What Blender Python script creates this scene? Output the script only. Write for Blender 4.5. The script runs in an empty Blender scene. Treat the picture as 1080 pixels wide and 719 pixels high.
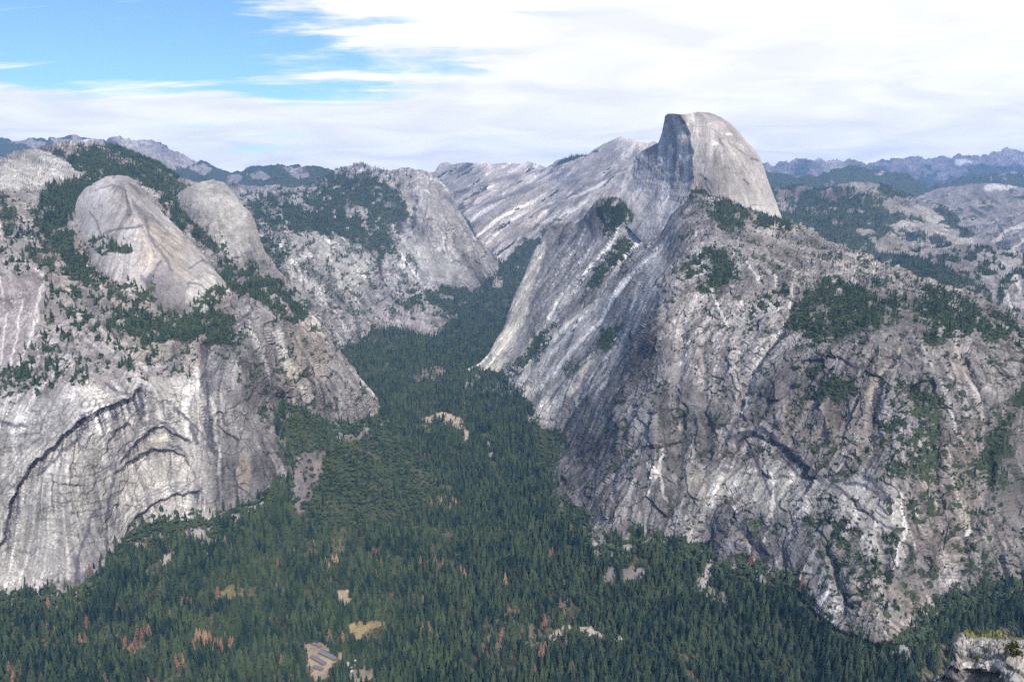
import bpy, math, random, time
import numpy as np
T0 = time.time()
random.seed(7)
RNG = np.random.default_rng(11)
scene = bpy.context.scene
COL = scene.collection

# ------------------------------------------------------------------ camera geometry
F = 785.0                       # focal length in photo pixels (photo 1080 x 719)
CX, CY = 540.0, 359.5
PITCH = math.radians(10.0)
CAMZ = 980.0                    # metres above the valley floor
SP, CP = math.sin(PITCH), math.cos(PITCH)

def unproj(px, py, d):
    """a sight line of the photo walked d metres along the view axis -> world point"""
    px = np.asarray(px, float); py = np.asarray(py, float); d = np.asarray(d, float)
    r = (px - CX) / F; u = (CY - py) / F
    return np.stack([r * d, d * (u * SP + CP), CAMZ + d * (u * CP - SP)], -1)

def proj(P):
    x, y, z = P[..., 0], P[..., 1], P[..., 2] - CAMZ
    d = y * CP - z * SP
    u = (y * SP + z * CP)
    dd = np.maximum(d, 1.0)
    return CX + F * x / dd, CY - F * u / dd, d

def d_at_z(py, z):
    u = (CY - np.asarray(py, float)) / F
    return (np.asarray(z, float) - CAMZ) / (u * CP - SP)

# ------------------------------------------------------------------ numpy noise
def _hash(ix, iy, iz, seed):
    h = (ix.astype(np.uint32) * np.uint32(374761393) + iy.astype(np.uint32) * np.uint32(668265263)
         + iz.astype(np.uint32) * np.uint32(2147483647 - 1000 * 7) + np.uint32(seed * 974711 + 13))
    h ^= h >> np.uint32(13); h *= np.uint32(1274126177); h ^= h >> np.uint32(16)
    h *= np.uint32(2246822519); h ^= h >> np.uint32(13)
    return (h & np.uint32(0xFFFFFF)).astype(np.float32) / np.float32(0xFFFFFF)

def vnoise(P, seed=0):
    """value noise in [-1, 1] at points P (..., 3)"""
    P = np.asarray(P, np.float32)
    f0 = np.floor(P); t = P - f0
    i = f0.astype(np.int64)
    t = t * t * t * (t * (t * 6 - 15) + 10)
    ix, iy, iz = i[..., 0], i[..., 1], i[..., 2]
    tx, ty, tz = t[..., 0], t[..., 1], t[..., 2]
    def L(a, b, w): return a + (b - a) * w
    c = [_hash(ix + a, iy + b, iz + g, seed) for a in (0, 1) for b in (0, 1) for g in (0, 1)]
    x0 = L(L(c[0], c[1], tz), L(c[2], c[3], tz), ty)
    x1 = L(L(c[4], c[5], tz), L(c[6], c[7], tz), ty)
    return L(x0, x1, tx) * 2 - 1

_ROT = np.array([[0.36, 0.48, -0.8], [-0.8, 0.6, 0.0], [0.48, 0.64, 0.6]], np.float32)
def fbm(P, size, octv=4, seed=0, gain=0.5, ridged=False):
    P = np.asarray(P, np.float32) / np.float32(size)
    a = 1.0; s = 0.0; tot = 0.0
    for o in range(octv):
        n = vnoise(P, seed + o)
        if ridged: n = 1 - 2 * np.abs(n)
        s = s + a * n; tot += a; a *= gain
        P = (P @ _ROT.T) * np.float32(2.03) + np.float32(7.3)
    return s / tot

def pnoise(px, py, size, octv=4, seed=0, ridged=False, gain=0.5):
    return 1.8 * fbm(np.stack([px, py, np.zeros_like(px) + seed * 3.7], -1), size, octv, seed, gain, ridged)

def cells(Q, seed):
    """broken-stone cells at points Q: (edge distance, cell value, second cell value, offset from the cell's centre)"""
    Q = np.asarray(Q, np.float32); i0 = np.floor(Q - .5).astype(np.int64)
    b1 = np.full(Q.shape[:-1], 1e9, np.float32); b2 = b1.copy(); v1 = np.zeros_like(b1); v2 = np.zeros_like(b1); off = np.zeros_like(Q)
    for a in (0, 1):
        for b in (0, 1):
            for c in (0, 1):
                ix, iy, iz = i0[..., 0] + a, i0[..., 1] + b, i0[..., 2] + c
                p = np.stack([q + .5 + .72 * (_hash(ix, iy, iz, seed + k) - .5) for k, q in ((1, ix), (2, iy), (3, iz))], -1).astype(np.float32)
                d = Q - p; r = np.sqrt((d * d).sum(-1)); m = r < b1
                b2 = np.where(m, b1, np.minimum(b2, r)); b1 = np.where(m, r, b1)
                v1 = np.where(m, _hash(ix, iy, iz, seed + 7), v1); v2 = np.where(m, _hash(ix, iy, iz, seed + 8), v2); off = np.where(m[..., None], d, off)
    return b2 - b1, v1, v2, off

def facets(P, f, sq, seed):
    """displacement and tone of fractured granite: slabs drawn out along the direction f"""
    f = np.asarray(f, float); f = f / np.linalg.norm(f)
    W = P + 10 * np.stack([fbm(P, 45, 2, seed), fbm(P, 45, 2, seed + 1), fbm(P, 45, 2, seed + 2)], -1)
    Q = W - (1 - sq) * (W @ f)[..., None] * f
    disp = 0; tone = 0; crack = 0
    for size, amp, wd, k in ((80, 5.5, .045, 1.0), (33, 2.6, .07, .9), (14, 1.0, .10, .6)):
        e, v, v2, off = cells(Q / size, seed + int(size))
        disp = disp + amp * ((v - .5) * 2 + (off[..., 0] * (v2 - .5) + off[..., 1] * (v - .5) + off[..., 2] * (v2 - v)) * 2.2)
        tone = tone + .34 * k * (v2 - .5); crack = np.maximum(crack, k * sstep(wd, wd * .3, e))
    return disp, tone, crack

def sstep(a, b, x):
    t = np.clip((x - a) / (b - a), 0, 1)
    return t * t * (3 - 2 * t)

# ------------------------------------------------------------------ smooth interpolation through control points
class RBF:
    def __init__(self, pts, val, kind='tps', smooth=1e-4):
        self.p = np.asarray(pts, float); self.kind = kind
        n, k = self.p.shape
        A = self._k(self._r(self.p, self.p)) + smooth * np.eye(n)
        B = np.concatenate([np.ones((n, 1)), self.p], 1)
        M = np.zeros((n + k + 1, n + k + 1)); M[:n, :n] = A; M[:n, n:] = B; M[n:, :n] = B.T
        self.w = np.linalg.lstsq(M, np.concatenate([np.asarray(val, float), np.zeros(k + 1)]), rcond=None)[0]
    def _r(self, a, b): return np.sqrt(((a[:, None, :] - b[None, :, :]) ** 2).sum(-1)) + 1e-9
    def _k(self, r): return r * r * np.log(r) if self.kind == 'tps' else -r
    def __call__(self, q):
        q = np.asarray(q, float); sh = q.shape[:-1]; q = q.reshape(-1, q.shape[-1]); n = len(self.p)
        out = np.empty(len(q))
        for s in range(0, len(q), 60000):
            c = q[s:s + 60000]
            out[s:s + 60000] = self._k(self._r(c, self.p)) @ self.w[:n] + self.w[n] + c @ self.w[n + 1:]
        return out.reshape(sh)

# ------------------------------------------------------------------ masks traced over a surface
def poly_sd(px, py, poly):
    """signed distance (px, inside positive) to a closed polygon"""
    P = np.asarray(poly, float)
    x0, y0 = P.min(0) - 40; x1, y1 = P.max(0) + 40
    sel = (px > x0) & (px < x1) & (py > y0) & (py < y1)
    out = np.full(px.shape, -40.0)
    x = px[sel]; y = py[sel]
    best = np.full(x.shape, 1e9); ins = np.zeros(x.shape, bool)
    for k in range(len(P)):
        a = P[k]; b = P[(k + 1) % len(P)]
        e = b - a; L = max((e * e).sum(), 1e-9)
        t = np.clip(((x - a[0]) * e[0] + (y - a[1]) * e[1]) / L, 0, 1)
        d = (x - a[0] - t * e[0]) ** 2 + (y - a[1] - t * e[1]) ** 2
        best = np.minimum(best, d)
        c = ((a[1] > y) != (b[1] > y))
        if abs(e[1]) > 1e-9:
            ins ^= c & (x < a[0] + (y - a[1]) * e[0] / e[1])
    r = np.sqrt(best); out[sel] = np.where(ins, r, -r)
    return out

def line_d(px, py, line):
    """distance to a polyline and the share walked along it"""
    P = np.asarray(line, float)
    x0, y0 = P.min(0) - 30; x1, y1 = P.max(0) + 30
    sel = (px > x0) & (px < x1) & (py > y0) & (py < y1)
    out = np.full(px.shape, 1e3); par = np.zeros(px.shape); sgn = np.zeros(px.shape)
    x = px[sel]; y = py[sel]; best = np.full(x.shape, 1e9); bp = np.zeros(x.shape); bs = np.zeros(x.shape)
    n = len(P) - 1
    for k in range(n):
        a = P[k]; e = P[k + 1] - a; L = max((e * e).sum(), 1e-9)
        t = np.clip(((x - a[0]) * e[0] + (y - a[1]) * e[1]) / L, 0, 1)
        d = (x - a[0] - t * e[0]) ** 2 + (y - a[1] - t * e[1]) ** 2
        m = d < best; best[m] = d[m]; bp[m] = (k + t[m]) / n
        bs[m] = np.sign(e[0] * (y[m] - a[1]) - e[1] * (x[m] - a[0]))
    out[sel] = np.sqrt(best); par[sel] = bp; sgn[sel] = bs
    return out, par, sgn

# ------------------------------------------------------------------ one mountain surface
class Layer:
    def __init__(s, name, top, ctrl, x0, x1, bot, dx=1.0, nr=300, sil=0.6, seed=1, crest=(0, 0), dmod=None, smooth=2e-3):
        s.name = name; s.seed = seed
        c = np.arange(x0, x1 + dx, dx)
        tp = np.asarray(top, float); bt = np.asarray(bot, float)
        yt = np.interp(c, tp[:, 0], tp[:, 1]) ; yb = np.interp(c, bt[:, 0], bt[:, 1])
        z = np.zeros_like(c)
        yt = yt + sil * (pnoise(c, z, 14, 4, seed + 5) * 1.6)
        t = np.linspace(0, 1, nr)[:, None] ** 0.97
        s.PY = yb + (yt - yb) * t; s.PX = np.broadcast_to(c, s.PY.shape).copy()
        ct = np.asarray(ctrl, float)
        q = RBF(ct[:, :2] / 100.0, np.log(ct[:, 2]), 'tps', smooth)
        s.D = np.exp(q(np.stack([s.PX, s.PY], -1) / 100.0))
        if dmod: s.D = dmod(s)
        if crest[0]:
            u = np.clip(1 - (s.PY - yt) / crest[0], 0, 1)
            s.D = s.D + crest[1] * (1 - np.sqrt(np.clip(1 - u ** 2.0, 0, 1)))
        s.P = unproj(s.PX, s.PY, s.D)
        s.P0 = s.P.copy()
        s.dcol = dx; s.flow()
    def normals(s, P=None):
        P = s.P if P is None else P
        gu = np.gradient(P, axis=1); gv = np.gradient(P, axis=0)
        n = np.cross(gu, gv); n /= np.linalg.norm(n, axis=-1, keepdims=True) + 1e-9
        tc = np.array([0, 0, CAMZ]) - P
        n *= np.sign((n * tc).sum(-1, keepdims=True) + 1e-9)
        return n
    def flow(s):
        gu = np.gradient(s.P0, axis=1); gv = np.gradient(s.P0, axis=0)
        E = (gu * gu).sum(-1); Fm = (gu * gv).sum(-1); G = (gv * gv).sum(-1)
        zu = gu[..., 2]; zv = gv[..., 2]; det = E * G - Fm * Fm + 1e-6
        a = -(G * zu - Fm * zv) / det; b = -(E * zv - Fm * zu) / det      # grid steps, downhill
        dy = np.gradient(s.PY, axis=0)
        ln = np.hypot(a * s.dcol, b * dy) + 1e-9
        s.fa = a / ln; s.fb = b / ln                                      # one photo pixel per step
    def lic(s, cell, length, seed=0):
        """noise drawn out along the fall line: water streaks, slabs and gullies"""
        nr, nc = s.PX.shape
        def src(i, j):
            ii = np.clip(i, 0, nr - 1).astype(np.int32); jj = np.clip(j, 0, nc - 1).astype(np.int32)
            return s._src[ii, jj]
        s._src = np.stack([s.PX, s.PY], -1)
        s._src = fbm(np.stack([s.PX, s.PY, s.PX * 0 + seed * 9.1], -1), cell * 2.2, 3, seed + 50, .75)
        acc = np.zeros((nr, nc)); I, J = np.meshgrid(np.arange(nr), np.arange(nc), indexing='ij')
        step = max(1.0, length / 26.0); n = int(length / step)
        for sg in (1, -1):
            i = I.astype(np.float32); j = J.astype(np.float32)
            for k in range(n):
                ii = np.clip(i, 0, nr - 1).astype(np.int32); jj = np.clip(j, 0, nc - 1).astype(np.int32)
                acc += s._src[ii, jj] * (1 - k / n)
                i = i + sg * step * s.fb[ii, jj]; j = j + sg * step * s.fa[ii, jj]
        acc -= acc.mean(); acc /= acc.std() + 1e-9
        return acc
    def displace(s, d):
        s.P = s.P + s.normals() * d[..., None]
    def build(s, mat, back=1.0):
        nr, nc = s.PX.shape
        P = s.P; alb = s.alb; veg = s.veg
        top = P[-1]; out = top - np.array([0, 0, CAMZ]); out[:, 2] = 0
        out /= np.linalg.norm(out, axis=-1, keepdims=True)
        rows = [P]
        for dist, drop in ((8, 2), (25, 9), (60, 28), (140, 80), (320, 220), (700, 560)):
            r = top + out * dist * back; r = r + np.array([0, 0, -1.0]) * drop * back
            r[:, 2] += vnoise(r / (40 * back), 3) * 0.15 * drop * back
            rows.append(r[None])
        ex = len(rows) - 1
        P = np.concatenate(rows, 0)
        alb = np.concatenate([alb] + [alb[-1:]] * ex, 0); veg = np.concatenate([veg] + [veg[-1:]] * ex, 0)
        sm = np.zeros((P.shape[0] - 1, nc - 1), bool)
        if getattr(s, 'smooth', None) is not None: sm[:nr - 1] = s.smooth[:-1, :-1]
        s.obj = grid_mesh(s.name, P, alb, veg, mat, sm.ravel())
        s.obj['kind'] = 'structure'
        return s.obj

def grid_mesh(name, P, alb, veg, mat, smooth=False):
    nr, nc = P.shape[:2]
    me = bpy.data.meshes.new(name)
    idx = np.arange(nr * nc).reshape(nr, nc)
    q = np.stack([idx[:-1, :-1], idx[:-1, 1:], idx[1:, 1:], idx[1:, :-1]], -1).reshape(-1, 4)
    me.vertices.add(nr * nc); me.vertices.foreach_set('co', P.reshape(-1).astype(np.float32))
    me.loops.add(len(q) * 4); me.loops.foreach_set('vertex_index', q.reshape(-1).astype(np.int32))
    me.polygons.add(len(q)); me.polygons.foreach_set('loop_start', np.arange(0, len(q) * 4, 4, dtype=np.int32))
    me.polygons.foreach_set('loop_total', np.full(len(q), 4, np.int32))
    me.update(calc_edges=True)
    a = me.attributes.new('alb', 'FLOAT_COLOR', 'POINT')
    c = np.ones((nr * nc, 4), np.float32); c[:, :3] = alb.reshape(-1, 3)
    a.data.foreach_set('color', c.reshape(-1))
    v = me.attributes.new('veg', 'FLOAT', 'POINT'); v.data.foreach_set('value', veg.reshape(-1).astype(np.float32))
    me.polygons.foreach_set('use_smooth', np.broadcast_to(np.asarray(smooth, bool), (len(q),)).copy())
    me.materials.append(mat)
    o = bpy.data.objects.new(name, me); COL.objects.link(o)
    return o

# ------------------------------------------------------------------ materials
def new_mat(name):
    m = bpy.data.materials.new(name); m.use_nodes = True
    nt = m.node_tree; nt.nodes.clear()
    out = nt.nodes.new('ShaderNodeOutputMaterial'); b = nt.nodes.new('ShaderNodeBsdfPrincipled')
    nt.links.new(b.outputs[0], out.inputs[0])
    b.inputs['Roughness'].default_value = 0.9
    b.inputs['Specular IOR Level'].default_value = 0.15
    return m, nt, b

def N(nt, t, **kw):
    n = nt.nodes.new(t)
    for k, v in kw.items(): setattr(n, k, v)
    return n

def rock_material(name, s1, s2, bump, vs):
    """vertex colour of the rock or soil, broken up by noise in metres; plants speckled in where they grow"""
    m, nt, b = new_mat(name); L = nt.links.new
    tc = N(nt, 'ShaderNodeTexCoord'); at = N(nt, 'ShaderNodeAttribute', attribute_name='alb')
    vg = N(nt, 'ShaderNodeAttribute', attribute_name='veg')
    n1 = N(nt, 'ShaderNodeTexNoise'); n1.inputs['Scale'].default_value = 1 / s1; n1.inputs['Detail'].default_value = 7; n1.inputs['Roughness'].default_value = 0.68
    n2 = N(nt, 'ShaderNodeTexNoise'); n2.inputs['Scale'].default_value = 1 / s2; n2.inputs['Detail'].default_value = 4
    mp = N(nt, 'ShaderNodeMapping'); mp.inputs['Scale'].default_value = (1, 1, 0.45)
    L(tc.outputs['Object'], mp.inputs[0]); L(mp.outputs[0], n1.inputs[0]); L(tc.outputs['Object'], n2.inputs[0])
    r1 = N(nt, 'ShaderNodeMapRange'); r1.inputs[1].default_value = .3; r1.inputs[2].default_value = .7; r1.inputs[3].default_value = .82; r1.inputs[4].default_value = 1.18
    L(n1.outputs[0], r1.inputs[0])
    r2 = N(nt, 'ShaderNodeMapRange'); r2.inputs[1].default_value = .35; r2.inputs[2].default_value = .65; r2.inputs[3].default_value = .82; r2.inputs[4].default_value = 1.18
    L(n2.outputs[0], r2.inputs[0])
    mu = N(nt, 'ShaderNodeMath', operation='MULTIPLY'); L(r1.outputs[0], mu.inputs[0]); L(r2.outputs[0], mu.inputs[1])
    vm = N(nt, 'ShaderNodeVectorMath', operation='SCALE'); L(at.outputs['Color'], vm.inputs[0]); L(mu.outputs[0], vm.inputs['Scale'])
    # plants
    n3 = N(nt, 'ShaderNodeTexNoise'); n3.inputs['Scale'].default_value = 1 / vs; n3.inputs['Detail'].default_value = 3
    L(tc.outputs['Object'], n3.inputs[0])
    rp = N(nt, 'ShaderNodeValToRGB'); e = rp.color_ramp.elements
    e[0].position = .3; e[0].color = (.022, .036, .024, 1); e[1].position = .75; e[1].color = (.070, .088, .046, 1)
    L(n3.outputs[0], rp.inputs[0])
    ad = N(nt, 'ShaderNodeMath', operation='ADD'); L(vg.outputs['Fac'], ad.inputs[0]); L(n3.outputs[0], ad.inputs[1])
    th = N(nt, 'ShaderNodeMapRange'); th.inputs[1].default_value = .93; th.inputs[2].default_value = 1.07; L(ad.outputs[0], th.inputs[0])
    mx = N(nt, 'ShaderNodeMix', data_type='RGBA'); L(th.outputs[0], mx.inputs[0]); L(vm.outputs[0], mx.inputs[6]); L(rp.outputs[0], mx.inputs[7])
    L(mx.outputs[2], b.inputs['Base Color'])
    bp = N(nt, 'ShaderNodeBump'); bp.inputs['Strength'].default_value = 0.7; bp.inputs['Distance'].default_value = bump
    L(n1.outputs[0], bp.inputs['Height']); L(bp.outputs[0], b.inputs['Normal'])
    return m

M_ROCK = rock_material('granite', 22, 5, 9, 9)
M_ROCK_FAR = rock_material('distant_granite', 90, 30, 30, 45)
M_GROUND = rock_material('forest_floor', 18, 5, 1.5, 7)

def foliage_material(name, dark, light, hue=0.0):
    m, nt, b = new_mat(name); L = nt.links.new
    oi = N(nt, 'ShaderNodeObjectInfo'); tc = N(nt, 'ShaderNodeTexCoord')
    n = N(nt, 'ShaderNodeTexNoise'); n.inputs['Scale'].default_value = .55; n.inputs['Detail'].default_value = 3
    L(tc.outputs['Object'], n.inputs[0])
    a = N(nt, 'ShaderNodeMath', operation='MULTIPLY_ADD'); a.inputs[1].default_value = .45; a.inputs[2].default_value = -.22
    L(n.outputs[0], a.inputs[0])
    ge = N(nt, 'ShaderNodeNewGeometry'); nw = N(nt, 'ShaderNodeTexNoise'); nw.inputs['Scale'].default_value = 1 / 85; nw.inputs['Detail'].default_value = 3; L(ge.outputs['Position'], nw.inputs[0])
    wr = N(nt, 'ShaderNodeMapRange'); wr.inputs[1].default_value = .32; wr.inputs[2].default_value = .68; wr.inputs[3].default_value = -.35; wr.inputs[4].default_value = .35; L(nw.outputs[0], wr.inputs[0])
    a2 = N(nt, 'ShaderNodeMath', operation='ADD'); L(a.outputs[0], a2.inputs[0]); L(wr.outputs[0], a2.inputs[1])
    s = N(nt, 'ShaderNodeMath', operation='ADD'); L(a2.outputs[0], s.inputs[0]); L(oi.outputs['Random'], s.inputs[1])
    r = N(nt, 'ShaderNodeValToRGB'); e = r.color_ramp.elements
    e[0].position = 0; e[0].color = (*dark, 1); e[1].position = 1; e[1].color = (*light, 1)
    L(s.outputs[0], r.inputs[0]); L(r.outputs[0], b.inputs['Base Color'])
    b.inputs['Roughness'].default_value = .75
    return m

M_PINE = foliage_material('conifer_needles', (.010, .032, .029), (.076, .108, .056))
M_LEAF = foliage_material('oak_leaves', (.026, .050, .034), (.074, .104, .054))
M_DEAD = foliage_material('dry_orange_needles', (.22, .13, .08), (.36, .235, .15))
M_DEADR = foliage_material('dry_rust_needles', (.15, .09, .07), (.25, .155, .11))
M_BARK, _nt, _b = new_mat('bark'); _b.inputs['Base Color'].default_value = (.10, .065, .045, 1)

def flat_mat(name, c, rough=.7, var=.25, size=2.0):
    m, nt, b = new_mat(name); L = nt.links.new
    tc = N(nt, 'ShaderNodeTexCoord'); n = N(nt, 'ShaderNodeTexNoise'); n.inputs['Scale'].default_value = 1 / size; n.inputs['Detail'].default_value = 5
    L(tc.outputs['Object'], n.inputs[0])
    r = N(nt, 'ShaderNodeMapRange'); r.inputs[1].default_value = .3; r.inputs[2].default_value = .7
    r.inputs[3].default_value = 1 - var; r.inputs[4].default_value = 1 + var; L(n.outputs[0], r.inputs[0])
    v = N(nt, 'ShaderNodeVectorMath', operation='SCALE'); v.inputs[0].default_value = c; L(r.outputs[0], v.inputs['Scale'])
    L(v.outputs[0], b.inputs['Base Color']); b.inputs['Roughness'].default_value = rough
    return m

# ------------------------------------------------------------------ base lines of the cliffs (px, py, height above the valley floor)
BASE_L = [(-320, 655, 60), (-140, 640, 60), (-60, 630, 55), (0, 627, 50), (28, 628, 48), (68, 630, 45), (100, 615, 60), (110, 602, 70), (124, 584, 85), (134, 571, 95),
          (150, 560, 105), (167, 555, 110), (207, 555, 105), (230, 549, 105), (250, 541, 115), (267, 531, 130), (287, 517, 160), (302, 503, 200),
          (309, 489, 225), (302, 473, 260), (292, 453, 310), (289, 433, 350), (300, 425, 350), (320, 430, 325), (340, 440, 250), (357, 443, 215),
          (375, 447, 160), (392, 441, 135), (405, 433, 120)]
BASE_R = [(478, 398, 70), (500, 394, 80), (520, 398, 85), (536, 404, 90), (548, 418, 90), (562, 440, 85), (580, 456, 80), (590, 471, 75), (582, 492, 70),
          (576, 508, 68), (578, 524, 62), (590, 540, 75), (614, 547, 90), (628, 574, 92), (650, 573, 110), (687, 561, 140), (702, 573, 130),
          (722, 578, 130), (743, 580, 130), (755, 590, 130), (763, 599, 130), (783, 596, 140), (803, 602, 145), (830, 612, 145), (853, 636, 135),
          (880, 656, 130), (910, 671, 130), (953, 676, 130), (972, 668, 130), (986, 650, 130), (1004, 630, 135), (1035, 629, 130), (1080, 619, 130), (1200, 600, 140), (1440, 590, 150)]

def base_ctrl(b, push=0):
    return [(x, y, float(d_at_z(y, z)) + push) for x, y, z in b]

# ------------------------------------------------------------------ the ground sheet
GP = []
for x, y, z in BASE_L + BASE_R: GP.append(unproj(x, y, d_at_z(y, z)))
for x, y, z in [(-60, 719, 5), (0, 719, 4), (60, 690, 8), (130, 700, 2), (130, 640, 25), (200, 610, 35), (270, 719, 0), (270, 600, 40), (270, 660, 8), (330, 560, 75), (330, 500, 170),
                (350, 620, 8), (350, 690, 0), (400, 719, 0), (400, 640, 5), (400, 560, 25), (400, 500, 60), (430, 460, 70), (360, 470, 150), (440, 600, 6), (470, 445, 42), (480, 520, 18), (500, 480, 28),
                (520, 430, 60), (540, 719, 0), (540, 650, 3), (540, 580, 10), (550, 530, 22), (560, 480, 40), (620, 620, 25), (620, 680, 5), (700, 719, 0), (700, 640, 50), (700, 600, 95), (760, 640, 70),
                (800, 690, 25), (860, 719, 20), (850, 670, 80), (920, 719, 50), (940, 690, 100), (1000, 719, 70), (1000, 670, 110), (1080, 719, 60), (1080, 660, 110),
                (430, 400, 85), (460, 375, 105), (400, 375, 105), (440, 352, 140), (480, 350, 140), (510, 330, 190), (480, 310, 270), (540, 300, 335), (515, 285, 420), (540, 276, 480), (450, 310, 270)]:
    GP.append(unproj(x, y, d_at_z(y, z)))
GP = np.array(GP)
EXT = np.array([(-1500, 300, 0), (1500, 300, 20), (0, 300, -5), (0, 900, -2), (-900, 900, 5), (900, 900, 30), (-1800, 1500, 60), (1900, 1300, 120), (-1600, 2600, 150), (-700, 3000, 200),
                (300, 3000, 100), (900, 2600, 60), (1700, 2300, 60), (-1000, 5000, 260), (900, 5000, 260), (0, 9000, 500), (-3000, 8000, 400), (3000, 8000, 400)], float)
GALL = np.concatenate([GP, EXT])
G_RBF = RBF(GALL[:, :2] / 1000.0, GALL[:, 2], 'lin', 0.03)
def ground_z(x, y):
    x = np.asarray(x, float); y = np.asarray(y, float)
    r = np.hypot(x, y)
    inside = (r < 9500) & (y > -200)
    z = np.zeros(x.shape)
    q = np.stack([x, y], -1)[inside] / 1000.0
    z[inside] = G_RBF(q)
    w = sstep(7500, 9500, r) ; w = np.where(y < 200, np.maximum(w, sstep(200, -200, y)), w)
    return np.clip(z, -15, 700) * (1 - w) + w * np.where(y > 0, 300, 0)

az = np.concatenate([np.arange(-180, -46, 6.0), np.arange(-42, 42.01, 0.12), np.arange(46, 180.1, 6.0)])
az = np.radians(az)
rr = np.concatenate([[2, 100, 300, 600, 900, 1100], np.exp(np.linspace(math.log(1250), math.log(9000), 620)), [10000, 13000, 18000, 24500]])
R, A = np.meshgrid(rr, az, indexing='ij')
gx, gy = R * np.sin(A), R * np.cos(A)
gz = ground_z(gx, gy)
gP = np.stack([gx, gy, gz], -1)
gpx, gpy, gd = proj(gP)
vis = (gd > 900) & (gd < 9000) & (gpx > -240) & (gpx < 1320)
gpx = np.where(vis, gpx, -999.0); gpy = np.where(vis, gpy, -999.0)
near = sstep(900, 1420, R) * (1 - sstep(8000, 9000, R))
gP[..., 2] += near * (fbm(gP, 160, 3, 21) * 5 + fbm(gP, 30, 2, 22) * 1.2)

# clearings: (polygon, colour, how bare)
SAND = (.40, .31, .22); TAN = (.30, .235, .12); GREYTALUS = (.24, .22, .22); RUST = (.22, .12, .07); PALE = (.46, .40, .33)
CLEAR = [([(441, 441), (450, 438), (458, 439), (473, 434), (480, 437), (487, 443), (489, 449), (496, 455), (496, 464), (490, 466), (487, 457), (478, 450), (466, 442), (458, 446), (448, 446)], (.42, .34, .25), .95),
         ([(513, 466), (519, 468), (521, 476), (526, 486), (522, 492), (517, 482)], GREYTALUS, .9),
         ([(357, 666), (370, 658), (385, 655), (404, 653), (407, 659), (392, 664), (384, 669), (376, 678), (371, 670)], TAN, 1),
         ([(320, 678), (336, 674), (350, 682), (362, 690), (354, 700), (345, 716), (331, 722), (326, 704)], (.34, .265, .20), .95),
         ([(228, 620), (246, 616), (264, 621), (262, 630), (244, 633), (232, 630)], (.19, .165, .075), .8),
         ([(123, 676), (145, 672), (155, 681), (143, 689), (127, 686)], RUST, .8),
         ([(355, 624), (368, 618), (372, 630), (364, 636), (356, 633)], SAND, 1),
         ([(524, 543), (530, 541), (530, 549), (524, 550)], SAND, 1),
         ([(490, 558), (500, 555), (499, 564), (491, 564)], (.34, .16, .09), .9),
         ([(575, 674), (590, 666), (606, 658), (622, 660), (640, 667), (662, 674), (655, 678), (636, 674), (616, 667), (600, 667), (585, 675)], PALE, 1),
         ([(636, 600), (650, 597), (655, 606), (646, 617), (636, 612)], GREYTALUS, .8),
         ([(655, 600), (676, 596), (682, 607), (668, 618), (656, 612)], GREYTALUS, .8),
         ([(736, 610), (745, 592), (754, 592), (756, 600), (750, 612), (742, 622), (735, 620)], (.38, .34, .32), .9),
         ([(742, 622), (760, 620), (776, 632), (770, 638), (752, 634), (742, 630)], (.34, .29, .24), .55),
         ([(168, 585), (185, 580), (186, 590), (170, 594)], (.40, .37, .35), .9),
         ([(211, 581), (222, 580), (222, 587), (212, 587)], (.40, .37, .35), .9),
         ([(128, 575), (136, 571), (134, 583), (127, 586)], (.42, .39, .37), .9),
         ([(305, 500), (318, 480), (330, 470), (345, 478), (340, 500), (325, 530), (312, 545), (307, 525)], (.22, .19, .20), .62),
         ([(365, 712), (385, 700), (398, 706), (392, 719), (368, 724)], (.30, .25, .19), .8),
         ([(425, 395), (450, 385), (470, 388), (468, 398), (440, 402)], (.30, .25, .22), .5),
         ([(522, 293), (530, 290), (534, 299), (527, 305), (520, 302)], (.36, .33, .31), .8)]
# thin open woods with tan soil showing
OPEN = [([(487, 680), (500, 660), (527, 648), (573, 627), (613, 620), (640, 632), (640, 645), (605, 658), (560, 690), (530, 712), (480, 722), (484, 700)], .55),
        ([(330, 545), (380, 520), (440, 505), (470, 530), (440, 560), (380, 580), (330, 580)], .22),
        ([(380, 590), (450, 575), (470, 610), (420, 640), (370, 640)], .18),
        ([(100, 650), (200, 630), (260, 650), (230, 690), (120, 690)], .18),
        ([(730, 690), (850, 690), (900, 719), (740, 730)], .12)]
BLs = np.array(sorted((x, y) for x, y, z in BASE_L if not 290 < x < 309.5 or y < 430)); BRs = np.array(sorted((x, y) for x, y, z in BASE_R if not (579 < x < 591 and y < 500)))
clear = np.zeros(R.shape); galb = np.zeros(R.shape + (3,))
base = np.array((.034, .034, .022))
tn = fbm(gP, 60, 3, 31)
galb[:] = base * (1 + .35 * tn[..., None])
wob = pnoise(gpx, gpy, 6, 4, 41, gain=.7) * 4.6
for poly, col, k in CLEAR:
    m = sstep(-.2, 2.2, poly_sd(gpx, gpy, poly) + wob) * k
    clear = np.maximum(clear, m)
    galb = galb * (1 - m[..., None]) + np.array(col) * (1 + (.3 * tn + .35 * fbm(gP, 14, 3, 35))[..., None]) * m[..., None]
opn = sstep(-.2, -.75, fbm(gP * np.array([1, 1, 0]), 55, 3, 37) * 1.8) * .38
for poly, k in OPEN:
    m = sstep(-10, 14, poly_sd(gpx, gpy, poly) + wob * 4) * k
    opn = np.maximum(opn, m)
om = (opn * sstep(-.1, .5, fbm(gP, 45, 3, 33) + .25))[..., None]
galb = galb * (1 - om) + np.array((.30, .24, .17)) * om
fb = np.where(gpx < 405, gpy - np.interp(gpx, *BLs.T), np.where(gpx > 478, gpy - np.interp(gpx, *BRs.T), 99))
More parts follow.
